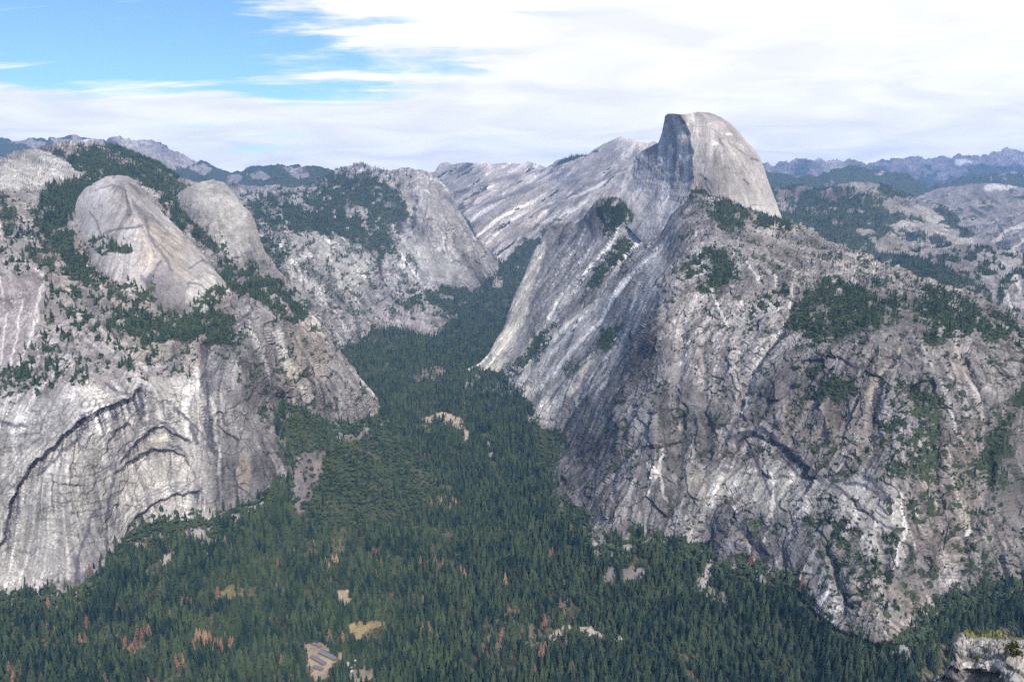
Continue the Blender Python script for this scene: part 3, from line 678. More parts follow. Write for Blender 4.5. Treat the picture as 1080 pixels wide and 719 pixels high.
bnd = pnoise(bu * .16, bv, 5, 4, 201, gain=.65); bn2 = pnoise(bu * .2, bv, 14, 3, 203)
s.alb *= np.exp(np.clip(.30 * bnd + .22 * bn2, -.6, .5))[..., None]
add_veg(s, sstep(.35, .75, bnd + .45 * bn2) * sstep(160, 182, s.PY) * .62)
s.fd = s.fd + 10 * bnd
for ln, w in (([(600, 240), (575, 247), (560, 254), (545, 258), (536, 264), (530, 276)], 1.6), ([(620, 210), (595, 225), (570, 235)], 1.2), ([(640, 190), (610, 205), (580, 215)], 1.0)): tint(s, lm(s, ln, w), WHITE, .7)
for ln, w in (([(600, 180), (570, 195), (540, 205), (510, 215)], 1.4), ([(660, 180), (620, 195), (590, 212), (560, 230)], 1.2), ([(590, 172), (560, 182), (520, 190), (480, 205)], 1.6), ([(640, 215), (600, 235), (560, 250), (535, 262)], 1.6)): tint(s, lm(s, ln, w), DARK, .55, .4)
add_veg(s, pm(s, [(590, 170), (610, 163), (630, 160), (600, 172), (585, 176)], 2, 2) * .75); add_veg(s, pm(s, [(575, 240), (600, 240), (640, 240), (600, 262), (550, 285), (530, 280), (545, 262)], 4, 5) * .8)
add_veg(s, pm(s, [(640, 230), (680, 228), (690, 260), (640, 262)], 4, 5) * .8)
add_veg(s, pm(s, [(478, 215), (492, 232), (505, 250), (515, 268), (500, 262), (484, 236)], 3, 3) * .8)
relief(s, 26, 8, 2, 5, .8, .8, None, .5); s.build(M_ROCK_FAR); scatter(s, 26, 24, 'pine', lim=9000, thr=.35)

# ---- far ranges on the left
topH = [(-140, 150), (0, 146.5), (25, 148.5), (35, 145.5), (50, 148), (57, 145), (80, 144), (95, 145), (112, 149.5), (120, 146), (127, 144), (136, 145), (140, 148.5), (155, 147.5), (163, 150), (170, 151), (176, 156), (190, 163), (205, 169), (220, 172.5), (228, 177), (245, 180.5), (254, 179.5), (265, 175.5), (280, 174.5), (295, 173.5), (312, 174), (325, 177), (340, 177.5), (348, 180.5), (365, 181), (400, 186), (470, 190)]
ctrlH = [(-140, 150, 13500), (0, 147, 13500), (127, 144, 14000), (230, 177, 13500), (300, 173, 11500), (470, 190, 11000), (0, 240, 8500), (127, 240, 8500), (250, 240, 7800), (470, 240, 8000), (130, 175, 11500), (300, 195, 9500), (200, 185, 10800)]
s = HF = Layer('far_range_terrain', topH, ctrlH, -140, 470, [(-140, 240), (470, 240)], .95, 110, .5, 37, (4, 150))
rock_colour(s, .12, .22, (1.6, 3), (10, 26), .6, None, 3.0, .5)
rk = pm(s, [(112, 152), (120, 146), (128, 144), (165, 149), (205, 168), (212, 174), (190, 176), (170, 178), (150, 168), (125, 158)], 2, 3)
for pl in ([(200, 176), (215, 173), (222, 180), (210, 184)], [(236, 190), (250, 186), (256, 192), (242, 195)], [(262, 184), (285, 183), (290, 190), (268, 190)], [(300, 178), (320, 178), (328, 186), (308, 184)], [(265, 199), (280, 197), (298, 198), (280, 205), (268, 206)], [(55, 148), (80, 145), (105, 148), (108, 152), (60, 152)], [(10, 150), (34, 147), (48, 150), (40, 154)]):
    rk = np.maximum(rk, pm(s, pl, 1.5, 3, 8))
s.veg = np.clip((1 - rk) * .95, 0, 1)
relief(s, 70, 20, 4, 3, 1, 1); s.build(M_ROCK_FAR)

# ---- right-hand distance
def far(name, top, ctrl, x0, x1, bot, seed, nr, rel, dx=.95, sil=.5, crest=(5, 100)):
    q = Layer(name, top, ctrl, x0, x1, bot, dx, nr, sil, seed, crest); rock_colour(q, .12, .22, (1.5, 3), (10, 30), .6, None, 3.0, .5); q.rel = rel
    return q
top5 = [(770, 178), (806, 175.5), (820, 174), (830, 172.5), (840, 171), (850, 170), (857, 168.5), (863, 170), (870, 171.5), (885, 169.5), (900, 169), (906, 170.5), (914, 173.5), (925, 172), (935, 171), (945, 169), (955, 167.5), (965, 166), (972, 165.5), (977, 168), (985, 167), (996, 165.5), (1002, 167), (1010, 165), (1020, 165.5), (1030, 166.5), (1038, 164.5), (1045, 162), (1052, 161), (1057, 159), (1062, 157), (1068, 159.5), (1074, 159), (1080, 161), (1110, 166), (1200, 168)]
s = far('far_range_terrain', top5, [(770, 178, 19000), (857, 168, 20000), (965, 166, 22000), (1062, 157, 23000), (1200, 168, 22000), (800, 220, 15000), (1000, 220, 16000), (1200, 220, 16500), (900, 190, 18500), (1060, 185, 19500)], 770, 1420, [(770, 220), (1200, 220)], 41, 90, 1, .95, .55)
s.alb *= .72; add_veg(s, sstep(-.3, .4, pnoise(s.PX, s.PY * 1.6, 16, 4, 42)) * .9 * sstep(168, 180, s.PY))
tint(s, pm(s, [(1005, 170), (1028, 169), (1024, 175), (1008, 174)], 1, 1), (.6, .6, .6), .8, .4)
relief(s, 150, 60, 8, 8, 1, 1); s.build(M_ROCK_FAR)
top4 = [(770, 181), (806, 181), (820, 181), (835, 183), (850, 184), (862, 184.5), (872, 181), (885, 178), (900, 176), (912, 175.5), (925, 178), (940, 182), (955, 185), (968, 191), (978, 198), (985, 198), (995, 194), (1010, 190), (1030, 187), (1050, 185), (1064, 184), (1080, 182), (1200, 180)]
s = far('forested_ridge_terrain', top4, [(770, 181, 12500), (900, 176, 12500), (980, 198, 12000), (1080, 182, 13000), (1200, 180, 13000), (770, 230, 9500), (900, 230, 9500), (1080, 230, 10000), (1200, 230, 10500)], 770, 1420, [(770, 230), (1200, 230)], 43, 70, 1)
s.veg[:] = .99; s.veg -= .5 * sstep(.35, .6, pnoise(s.PX, s.PY * 1.5, 12, 4, 44)); 
relief(s, 80, 25, 5, 4, 1, 1); s.build(M_ROCK_FAR)
top3 = [(930, 230), (950, 216), (962, 209), (975, 203.5), (988, 199), (1000, 196.5), (1012, 195.5), (1030, 193.5), (1048, 193), (1060, 194.5), (1080, 197), (1200, 203)]
s = far('slab_terrain', top3, [(930, 230, 9000), (1000, 197, 9500), (1080, 197, 9500), (1200, 203, 9500), (930, 265, 7800), (1020, 240, 8200), (1080, 265, 7700), (1200, 265, 7800)], 930, 1420, [(930, 265), (1200, 265)], 47, 80, 1)
s.alb *= .95; tint(s, pm(s, [(1035, 197), (1050, 194), (1072, 197), (1060, 201), (1040, 201)], 1, 2), WHITE, .8)
add_veg(s, sstep(.2, .6, pnoise(s.PX, s.PY * 2.5, 12, 4, 48)) * .55); add_veg(s, pm(s, [(1060, 206), (1080, 204), (1100, 208), (1080, 211)], 2, 2) * .8)
relief(s, 45, 14, 3, 5, 1, 1); s.build(M_ROCK_FAR)
top1b = [(1000, 252), (1012, 243), (1024, 240), (1035, 235.5), (1050, 231), (1062, 227.5), (1080, 223), (1200, 208)]
s = far('slab_terrain', top1b, [(1000, 252, 6600), (1040, 235, 6800), (1080, 223, 6800), (1200, 208, 7000), (1000, 300, 5200), (1080, 300, 5200), (1200, 300, 5200), (1080, 255, 6000)], 1000, 1420, [(1000, 300), (1200, 300)], 53, 80, 1)
tint(s, s.veg + 1, (.25, .235, .25), .6, .85)
for ln in ([(1080, 235), (1062, 246), (1045, 258)], [(1090, 248), (1070, 262), (1060, 272)]): tint(s, lm(s, ln, 1.6), WHITE, .7)
add_veg(s, sstep(.2, .5, pnoise(s.PX, s.PY, 8, 4, 54)) * .5); relief(s, 40, 20, 6, 6, 2, .8); s.build(M_ROCK_FAR)
top2 = [(770, 208), (800, 203), (815, 199.5), (830, 197.5), (845, 197), (852, 198.5), (862, 199.5), (872, 199), (882, 196.5), (893, 194), (905, 192.5), (915, 192), (928, 194), (942, 199), (955, 204), (968, 210), (980, 214), (992, 219), (1003, 226), (1010, 231), (1016, 238), (1022, 243), (1032, 250), (1046, 257), (1062, 264), (1100, 276), (1200, 290)]
s = MD = far('dome_terrain', top2, [(770, 208, 7800), (850, 198, 7900), (915, 192, 7300), (980, 214, 7000), (1010, 232, 6700), (1060, 264, 5700), (1200, 290, 5200), (770, 300, 4600), (850, 300, 4600), (900, 250, 5800), (960, 250, 6000), (960, 300, 4700), (1060, 320, 4200), (1200, 330, 4200), (1000, 260, 5600), (830, 240, 6000), (800, 230, 6300)], 770, 1420, [(770, 305), (950, 312), (1200, 335)], 59, 130, 1, .85, .5, (8, 160))
tint(s, pm(s, [(890, 200), (905, 193), (930, 195), (955, 206), (930, 210), (900, 208)], 3, 4), (.44, .41, .36), .8, .8)
tint(s, pm(s, [(930, 215), (985, 218), (1010, 238), (1000, 250), (960, 250), (930, 235)], 5, 5), (.38, .345, .32), .6, .8)
tint(s, pm(s, [(800, 204), (850, 202), (890, 200), (890, 212), (840, 212), (800, 210)], 3, 4), (.22, .16, .165), .7, .8)
for k, (pl, v) in enumerate([([(770, 212), (850, 206), (900, 209), (935, 212), (940, 228), (950, 244), (975, 252), (960, 262), (940, 262), (960, 275), (1040, 285), (1040, 340), (770, 320)], .8), ([(925, 205), (960, 208), (990, 218), (1005, 232), (980, 225), (950, 218)], .5), ([(960, 250), (1000, 250), (1010, 262), (975, 262)], .8)]): forest_mask(s, pl, v, k)
s.veg *= 1 - .8 * pm(s, [(934, 262), (950, 254), (970, 254), (986, 262), (976, 270), (950, 270)], 2, 3)
s.alb *= .84; add_veg(s, sstep(-.1, .45, pnoise(s.PX * .6, s.PY * 1.3, 12, 5, 57)) * .7)
relief(s, 40, 24, 8, 4, 2, .9, 1 - .4 * sstep(.3, .8, s.veg)); s.build(M_ROCK); scatter(s, 22, 24, 'pine', lim=15000, thr=.35)
top1 = [(900, 285), (930, 274), (950, 270), (968, 267), (980, 263.5), (992, 261), (1010, 259.5), (1025, 260), (1040, 263), (1060, 266), (1080, 268), (1200, 272)]
s = NR = far('ridge_terrain', top1, [(900, 285, 4600), (960, 268, 4700), (1010, 260, 4600), (1080, 268, 4500), (1200, 272, 4500), (900, 340, 3400), (1000, 300, 3900), (1080, 300, 3800), (1000, 360, 3200), (1080, 360, 3050), (1200, 380, 3000)], 900, 1420, [(900, 340), (1000, 350), (1080, 372), (1200, 390)], 67, 130, 1, .85, .7, (10, 90))
s.alb *= .84; tint(s, pm(s, [(1000, 290), (1040, 300), (1060, 330), (1030, 320), (990, 300)], 5, 6), (.22, .19, .20), .6, .8)
for ln in ([(1058, 300), (1066, 315), (1072, 330)], [(1070, 290), (1076, 310)]): tint(s, lm(s, ln, 1.6), WHITE, .7)
add_veg(s, sstep(.0, .4, pnoise(s.PX, s.PY * 1.5, 8, 4, 68)) * .8); add_veg(s, pm(s, [(930, 276), (960, 272), (1000, 285), (1030, 300), (1000, 305), (960, 290)], 4, 6) * .8)
relief(s, 30, 14, 5, 4, 1.5, .7); s.build(M_ROCK); scatter(s, 15, 20, 'pine', lim=9000)
print('far', round(time.time() - T0, 1))

# ---- Half dome massif
topM = [(470, 404), (478, 398), (492, 390), (507, 381), (515, 373), (522, 362), (530, 347), (537, 327), (543, 313), (550, 300), (560, 274), (568, 258), (577, 245), (590, 236), (600, 234), (607, 236), (615, 229), (623, 219), (630, 213), (637, 209), (648, 208), (656, 211), (664, 222), (676, 237), (690, 246), (700, 242), (712, 222), (722, 207), (735, 201), (748, 204), (760, 207), (775, 214), (790, 221), (806, 226), (826, 230.5), (837, 237), (848, 241), (860, 246.5), (870, 252), (880, 256), (893, 261), (907, 267), (920, 273), (933, 279), (950, 284), (967, 289.5), (987, 297), (1000, 302), (1010, 306), (1024, 311), (1037, 317), (1050, 323), (1062, 329), (1073, 334), (1080, 338), (1120, 356), (1200, 385), (1440, 430)]
botM = [(470, 412), (520, 425), (560, 470), (570, 545), (620, 600), (680, 610), (760, 630), (830, 650), (880, 690), (950, 710), (1000, 690), (1080, 665), (1200, 640), (1440, 630)]
ctrlM = base_ctrl(BASE_R) + [(522, 364, 4250), (537, 327, 4450), (550, 300, 4600), (560, 274, 4720), (577, 245, 4750), (607, 236, 4500), (623, 220, 4300), (648, 208, 4120),
    (664, 222, 3990), (690, 246, 3840), (712, 222, 3700), (724, 207, 3690), (748, 204, 3560), (760, 208, 3500), (790, 222, 3470), (826, 231, 3480),
    (640, 270, 3950), (600, 280, 4250), (600, 340, 3750), (560, 360, 4020), (570, 320, 4200), (600, 420, 3050), (630, 420, 2700), (640, 340, 3350), (640, 300, 3650), (670, 290, 3400), (620, 460, 2600),
    (715, 240, 3300), (700, 300, 2720), (690, 350, 2480), (680, 400, 2320), (665, 450, 2210), (650, 500, 2120), (640, 540, 2060), (610, 510, 2350),
    (740, 250, 3000), (760, 300, 2520), (760, 400, 2170), (760, 480, 2010), (760, 560, 1850), (720, 340, 2430), (720, 450, 2110), (700, 520, 1990),
    (800, 250, 3000), (800, 300, 2470), (800, 350, 2210), (850, 275, 2750), (850, 320, 2240), (880, 300, 2350), (880, 345, 2050), (912, 343, 1980), (850, 400, 1975), (850, 500, 1820), (850, 580, 1690), (950, 400, 1820), (950, 500, 1690), (950, 600, 1575), (900, 450, 1830), (900, 560, 1660),
    (940, 305, 2330), (1000, 347, 1970), (1000, 325, 2130), (1080, 362, 1990), (1080, 450, 1870), (1060, 540, 1760), (1030, 450, 1790),
    (860, 247, 3250), (907, 267, 2950), (967, 290, 2600), (1010, 307, 2350), (1080, 338, 2120), (1200, 385, 1900), (1200, 500, 1750), (1440, 430, 1850), (1440, 510, 1720)]
GUL = [([(690, 262), (668, 300), (640, 345), (610, 390), (588, 430), (570, 452)], 5, -22), ([(673, 243), (660, 263), (650, 287), (633, 310), (610, 335), (590, 355), (565, 380), (548, 402)], 5, 38),
       ([(597, 305), (580, 335), (566, 360), (553, 385)], 4, 26), ([(640, 300), (622, 330), (600, 365), (580, 395), (562, 425)], 5, -18), ([(660, 340), (640, 370), (615, 400), (600, 430), (585, 450)], 4, 28),
       ([(716, 235), (700, 270), (685, 310), (664, 350), (645, 380), (630, 410)], 5, 14), ([(700, 300), (690, 340), (680, 370)], 6, -16),
       ([(838, 300), (832, 335), (818, 360), (800, 384), (790, 415), (780, 440)], 5, 26), ([(950, 367), (933, 393), (920, 413), (922, 440), (918, 480)], 6, 22), ([(1007, 363), (1022, 400), (1034, 427), (1040, 473), (1020, 520)], 6, 28), ([(1068, 420), (1050, 455), (1040, 500), (1025, 560), (1000, 600)], 9, 32),
       ([(720, 330), (712, 400), (718, 470), (712, 530)], 5, 22), ([(745, 340), (742, 400), (748, 470), (740, 520)], 5, 18), ([(770, 540), (790, 575), (806, 600)], 6, 16), ([(860, 420), (880, 470)], 8, -14), ([(815, 400), (825, 450)], 8, -16), ([(690, 420), (694, 470), (690, 520)], 6, -18),
       ([(735, 430), (738, 480)], 4, -14), ([(870, 560), (880, 610), (900, 650)], 6, 20), ([(930, 560), (935, 620)], 7, 18), ([(775, 350), (770, 420)], 5, -14), ([(666, 420), (655, 480)], 4, 20), ([(990, 440), (985, 500), (990, 560), (970, 620)], 7, 22)]
def dmM(s):
    D = s.D
    b_ = np.array([(x, y) for x, y, z in BASE_R if not (579 < x < 591 and y < 500)]); b_ = b_[np.argsort(b_[:, 0])]
    D = D + 5.0 * np.maximum(s.PY - np.interp(s.PX, b_[:, 0], b_[:, 1]) - 2, 0)
    for ln, w, dep in GUL:
        g, t, _ = line_d(s.PX + 4 * pnoise(s.PX, s.PY, 30, 3, 5), s.PY, ln); D = D + dep * np.exp(-(g / w) ** 2) * sstep(0, .15, t) * sstep(1, .85, t)
    g, t, sg = line_d(s.PX, s.PY, [(762, 500), (768, 482), (778, 464), (795, 454), (815, 462), (832, 474), (852, 492)])
    D = D + 22 * (sg > 0) * np.exp(-(g / 28.0) ** 2) * sstep(0, 4, g)
    D = D + 130 * sstep(1060, 1085, s.PX + .12 * (s.PY - 450)) * sstep(400, 440, s.PY) * sstep(580, 520, s.PY)
    return D
s = HM = Layer('mountain_terrain', topM, ctrlM, 470, 1440, botM, .95, 480, .8, 71, (9, 50), dmM)
wzk = pm(s, [(470, 398), (560, 263), (600, 226), (650, 200), (690, 240), (718, 222), (720, 245), (694, 320), (668, 360), (648, 420), (610, 480), (560, 450), (470, 410)], 6, 5)
rock_colour(s, .19, .32, (1.2, 3.0), (26, 70), 1.0, (unproj(570, 425, 3250) - unproj(690, 250, 3820), wzk))
wz = pm(s, [(478, 398), (560, 273), (600, 236), (650, 210), (690, 246), (712, 225), (716, 245), (690, 320), (660, 360), (640, 420), (600, 470), (560, 440)], 8, 6)
ez = pm(s, [(700, 300), (720, 270), (826, 232), (1080, 340), (1200, 390), (1200, 640), (1000, 640), (840, 560), (800, 480), (740, 440), (690, 380)], 12, 10)
s.alb *= .86
s.l5 = s.lic(3.4, 120, 171); ezs = pm(s, [(715, 240), (826, 232), (1080, 340), (1200, 390), (1200, 640), (1000, 660), (840, 640), (700, 590), (580, 560), (585, 480), (660, 430), (700, 300)], 10, 8)
s.alb *= np.exp(ezs * np.clip(.20 * s.l5, -.5, .42))[..., None]
tint(s, wz, (.40, .376, .366), .8, 1.0)
tint(s, wz * sstep(.5, 1.7, s.l4), (.56, .53, .49), .6, .7)
tint(s, wz * sstep(.7, 1.6, s.l3 * .7 + .5 * s.l4), (.52, .49, .46), .5, .7)
tint(s, ez, (.275, .256, .252), .65, .9)
tint(s, pm(s, [(575, 500), (600, 470), (660, 440), (700, 400), (740, 420), (760, 480), (740, 580), (640, 575), (590, 545)], 8, 8), (.245, .226, .230), .6, .9)
# bright slabs and talus
for k, pl in enumerate([[(567, 256), (577, 250), (574, 275), (562, 302), (556, 335), (545, 356), (528, 374), (507, 387), (482, 399), (500, 386), (519, 366), (536, 338), (548, 305), (558, 275)],
           [(600, 300), (606, 300), (588, 335), (574, 360), (570, 356), (584, 328)], [(636, 312), (644, 304), (636, 322), (606, 345), (578, 366), (556, 390), (548, 396), (570, 364), (600, 338)], [(628, 372), (634, 366), (628, 380), (606, 402), (592, 426), (582, 436), (596, 405)],
           [(547, 408), (570, 400), (574, 408), (562, 420), (548, 424)], [(562, 440), (582, 420), (590, 424), (580, 440), (568, 446)], [(500, 393), (530, 375), (536, 380), (515, 396)]]): tint(s, pm(s, pl, 2.5, 3.5, 8, k), (.56, .52, .455), .9, .6)
tint(s, pm(s, [(687, 262), (700, 258), (706, 280), (695, 310), (680, 345), (660, 372), (645, 384), (655, 355), (675, 310), (682, 285)], 3, 4), (.40, .375, .375), .8, .7)
tint(s, pm(s, [(662, 410), (684, 405), (690, 440), (684, 468), (674, 468), (664, 445)], 2, 4), (.36, .335, .335), .85, .7)
tint(s, pm(s, [(580, 330), (610, 330), (650, 305), (645, 330), (610, 375), (585, 395), (570, 390)], 5, 6), (.34, .325, .33), .5, .8)
for ln, w in (([(673, 243), (668, 252), (660, 263), (655, 276), (648, 288), (640, 300), (632, 312)], 2.2), ([(632, 314), (615, 330), (598, 343), (582, 357), (565, 374), (552, 386)], 1.5), ([(601, 302), (588, 318), (578, 338), (566, 356)], 1.5),
              ([(625, 372), (612, 384), (603, 395), (595, 412), (588, 424)], 1.9), ([(588, 362), (572, 380), (560, 394)], 1.7), ([(645, 270), (632, 290), (620, 305)], 1.0), ([(674, 298), (670, 314), (664, 330)], 1.6), ([(690, 300), (684, 312), (678, 330)], 1.4),
              ([(640, 392), (622, 410), (604, 428)], 1.2), ([(620, 400), (606, 420), (600, 440)], 1.2), ([(656, 345), (640, 372), (620, 398)], 1.0)): tint(s, lm(s, ln, w, 1.2, 8, 3, True), (.55, .52, .47), .85, .5)
for ln, w, c in (([(836, 302), (834, 330), (826, 348), (812, 364), (800, 384), (794, 405), (788, 425), (780, 440)], 2.3, WHITE), ([(824, 350), (808, 358), (796, 374), (792, 392)], 1.6, WHITE), ([(884, 374), (879, 388), (875, 400)], 1.6, WHITE), ([(949, 366), (944, 384), (932, 393), (919, 410), (922, 432), (922, 455), (918, 480)], 2.6, (.46, .40, .33)),
              ([(1006, 362), (1014, 388), (1026, 408), (1034, 427), (1038, 448), (1036, 474)], 2.2, (.42, .37, .33)), ([(1018, 395), (1030, 415), (1030, 436)], 2.0, (.40, .37, .36)), ([(772, 530), (782, 550), (790, 580), (800, 606)], 1.6, WHITE), ([(815, 500), (815, 530), (806, 570)], 1.6, WHITE),
              ([(780, 250), (772, 275), (776, 300)], 1.6, (.46, .44, .42)), ([(950, 520), (955, 560), (940, 600)], 2, WHITE), ([(1020, 540), (1022, 565)], 2, WHITE), ([(700, 470), (694, 500), (704, 530)], 1.8, WHITE), ([(684, 488), (690, 500), (682, 520)], 2.4, WHITE), ([(720, 430), (716, 460)], 1.6, (.44, .38, .32)), ([(750, 300), (760, 330), (772, 352)], 1.3, WHITE)):
    tint(s, lm(s, ln, w, 2.0, 9, 4, True), c, .85, .5)
br = pm(s, [(735, 505), (745, 490), (775, 480), (800, 488), (835, 500), (862, 508), (905, 505), (935, 520), (953, 540), (956, 570), (945, 595), (920, 575), (900, 548), (870, 530), (840, 540), (800, 540), (765, 520), (745, 530)], 5, 9)
tint(s, br, (.47, .45, .42), .75, .75)
tint(s, pm(s, [(855, 600), (880, 590), (900, 610), (905, 650), (885, 660), (862, 640)], 5, 8), (.44, .425, .42), .6, .75)
tint(s, pm(s, [(725, 498), (745, 494), (748, 530), (735, 560), (722, 570)], 5, 6), (.47, .43, .38), .6, .75)
tint(s, pm(s, [(745, 540), (768, 535), (790, 570), (795, 595), (765, 598), (752, 580)], 4, 6), (.225, .215, .225), .65, .85)
tint(s, pm(s, [(800, 545), (860, 545), (900, 590), (850, 600), (810, 590)], 6, 8), (.245, .235, .25), .5, .85)
tint(s, pm(s, [(830, 352), (870, 350), (905, 355), (920, 372), (890, 400), (840, 400), (822, 380)], 5, 7), (.34, .305, .285), .6, .8)
for k, pl in enumerate([[(840, 415), (920, 420), (930, 480), (850, 480), (820, 450)], [(960, 470), (1030, 440), (1040, 520), (1010, 600), (960, 580), (950, 510)], [(995, 365), (1020, 380), (1020, 420), (1000, 400)]]): tint(s, pm(s, pl, 10, 12, 14, k), (.35, .29, .25), .4, .8)
for ln, w in (([(766, 496), (772, 482), (780, 468), (788, 459)], 3.0), ([(770, 462), (786, 456), (806, 454), (820, 466), (834, 474), (853, 493)], 2.2), ([(806, 453), (815, 462), (826, 482), (840, 498)], 1.6), ([(876, 508), (888, 518), (903, 531), (920, 546)], 1.9), ([(880, 509), (900, 511), (913, 514), (926, 522), (936, 530)], 1.6), ([(914, 504), (926, 514), (940, 530)], 2.2), ([(920, 546), (935, 555), (950, 560)], 1.2), ([(802, 580), (814, 594), (830, 610)], 2.2), ([(790, 470), (800, 490), (812, 520)], 1.3), ([(800, 465), (800, 500)], 1.2), ([(770, 535), (785, 560), (800, 582)], 1.4), ([(740, 640), (745, 610)], 1)):  # dark cracks; the lower gash paints the gully's shadow into the rock
    tint(s, lm(s, ln, w, 1.4, 8, 2), (.07, .066, .09), .85, .3)
FOR_M = [([(728, 205), (745, 204), (765, 208), (790, 222), (822, 231), (835, 240), (800, 240), (770, 236), (748, 226), (733, 218)], .82), ([(693, 305), (706, 290), (722, 275), (736, 258), (750, 262), (768, 280), (770, 300), (755, 314), (735, 318), (712, 308)], .9),
         ([(828, 352), (838, 320), (850, 306), (880, 298), (910, 300), (935, 304), (952, 314), (945, 332), (925, 345), (880, 352), (850, 356)], .86), ([(975, 302), (990, 300), (1020, 318), (1045, 330), (1085, 352), (1200, 395), (1200, 420), (1085, 372), (1040, 360), (1003, 362), (967, 352), (973, 325)], .82),
         ([(962, 352), (990, 360), (985, 382), (958, 368)], .6), ([(856, 404), (870, 400), (897, 398), (909, 412), (890, 427), (866, 424)], .75), ([(945, 413), (960, 402), (987, 406), (1015, 428), (1000, 450), (992, 470), (996, 500), (968, 502), (940, 488), (927, 470), (936, 442)], .66),
         ([(1090, 405), (1072, 440), (1066, 470), (1048, 510), (1022, 516), (1015, 498), (1040, 470), (1058, 438)], .8), ([(930, 496), (960, 492), (990, 500), (980, 510), (940, 508)], .6), ([(1020, 540), (1070, 560), (1090, 600), (1060, 625), (1010, 630), (985, 655), (960, 640), (1000, 600)], .35),
         ([(846, 462), (880, 468), (910, 470), (900, 482), (860, 480)], .55), ([(770, 530), (790, 540), (814, 545), (808, 558), (778, 552), (765, 545)], .6), ([(765, 560), (785, 575), (808, 600), (796, 602), (772, 590)], .6),
         ([(623, 220), (638, 210), (655, 213), (664, 225), (660, 238), (640, 241), (628, 230)], .92), ([(668, 226), (684, 243), (690, 250), (678, 270), (664, 284), (652, 288), (642, 270), (652, 256), (664, 250)], .88), ([(618, 282), (634, 280), (642, 296), (630, 304), (618, 296)], .7), ([(560, 360), (582, 340), (596, 336), (580, 356), (562, 380), (548, 400), (544, 392)], .62), ([(640, 350), (652, 344), (646, 360), (636, 362)], .7),
         ([(578, 380), (598, 372), (615, 380), (600, 396), (575, 400)], .5), ([(668, 390), (684, 388), (690, 402), (672, 404)], .5), ([(560, 430), (590, 450), (600, 470), (585, 470), (566, 448)], .7), ([(760, 540), (760, 515), (770, 520)], .5), ([(840, 520), (848, 525), (842, 545), (832, 540)], .5), ([(665, 572), (690, 556), (700, 570), (690, 590)], .4)]
for k, (pl, v) in enumerate(FOR_M): forest_mask(s, pl, v, k)
spk = sstep(.05, .6, pnoise(s.PX, s.PY * 1.25, 6, 4, 92, gain=.65)); big = sstep(-.5, .5, pnoise(s.PX, s.PY, 45, 3, 93))
zone = pm(s, [(715, 240), (740, 225), (826, 236), (1080, 345), (1200, 390), (1200, 640), (1020, 630), (900, 650), (830, 590), (800, 500), (750, 430), (715, 330)], 14, 12)
add_veg(s, zone * spk * big * .85 * (1 - .85 * br)); add_veg(s, sstep(.3, .6, pnoise(s.PX, s.PY, 5, 4, 94)) * .55 * (1 - wz * .6) * (1 - .8 * br))
lowv = sstep(.15, .5, pnoise(s.PX, s.PY, 9, 4, 96)) * pm(s, [(840, 540), (1030, 500), (1040, 620), (960, 680), (880, 640)], 10, 12)
add_veg(s, lowv * .7)
b_ = np.array([(x, y) for x, y, z in BASE_R if not (579 < x < 591 and y < 500)]); b_ = b_[np.argsort(b_[:, 0])]
ft_ = np.interp(s.PX, b_[:, 0], b_[:, 1]) - s.PY
add_veg(s, sstep(30, 2, ft_) * sstep(-.1, .5, pnoise(s.PX, s.PY, 12, 4, 98) + .3 - ft_ / 40) * .8)
s.smooth = poly_sd(s.PX, s.PY, [(470, 398), (560, 263), (600, 226), (650, 200), (690, 240), (718, 222), (724, 245), (700, 320), (676, 360), (660, 420), (625, 500), (590, 500), (550, 450), (470, 410)]) > -8 + 6 * pnoise(s.PX, s.PY, 8, 3, 5)
rough = 1 - .45 * sstep(.35, .8, s.veg)
add_veg(s, s.fc * sstep(.1, .6, pnoise(s.PX, s.PY, 12, 4, 97)) * .6 * (1 - .8 * wzk) * (1 - .6 * br))
relief(s, 14, 12, 3.2, 3.2, 1.2, .42, rough * (1 - .45 * wzk)); s.build(M_ROCK)
scatter(s, 14, 17, 'pine', lim=22000, thr=.42); scatter(s, 9, 5.5, 'bush', lim=40000, thr=.2)
print('HM', round(time.time() - T0, 1))

# ---- the dome itself
topD = [(655, 206), (660, 198), (664.5, 188), (668, 171), (671, 164), (676, 160), (684, 156), (690, 152.5), (693.5, 151), (696, 145), (698.5, 137), (700.2, 129), (702, 122), (704.5, 119.8), (710, 119.6), (717, 120.4), (724, 119.6), (730, 118.2), (736, 117.3), (747, 118), (754, 119.8), (760, 122.4), (766, 126), (771, 129.5), (776, 134), (780, 138.5), (785, 145), (789, 151), (794, 156.5), (799, 162.5), (803.5, 171.5), (806, 178), (809, 187), (812.5, 196), (816, 205), (821, 218), (826, 230), (830, 238)]
botD = [(655, 232), (690, 268), (712, 250), (740, 245), (790, 252), (830, 250)]
ctrlD = [(700, 122, 3850), (712, 150, 3790), (712, 200, 3740), (735, 118, 3860), (740, 150, 3720), (740, 190, 3660), (742, 225, 3600), (770, 130, 3830), (770, 160, 3690), (765, 195, 3600), (765, 220, 3530), (780, 140, 3850), (790, 160, 3780), (790, 190, 3640), (792, 225, 3540), (804, 172, 3800), (806, 200, 3690), (816, 206, 3750), (818, 226, 3620), (827, 232, 3680), (700, 250, 3720), (660, 230, 3720), (660, 180, 3820)]
EDGE = np.array([(117, 714), (120, 717), (124, 720.5), (130, 724.5), (145, 729.5), (160, 731.5), (175, 732), (190, 731.5), (200, 729), (212, 722), (222, 713), (240, 700), (270, 690)], float)
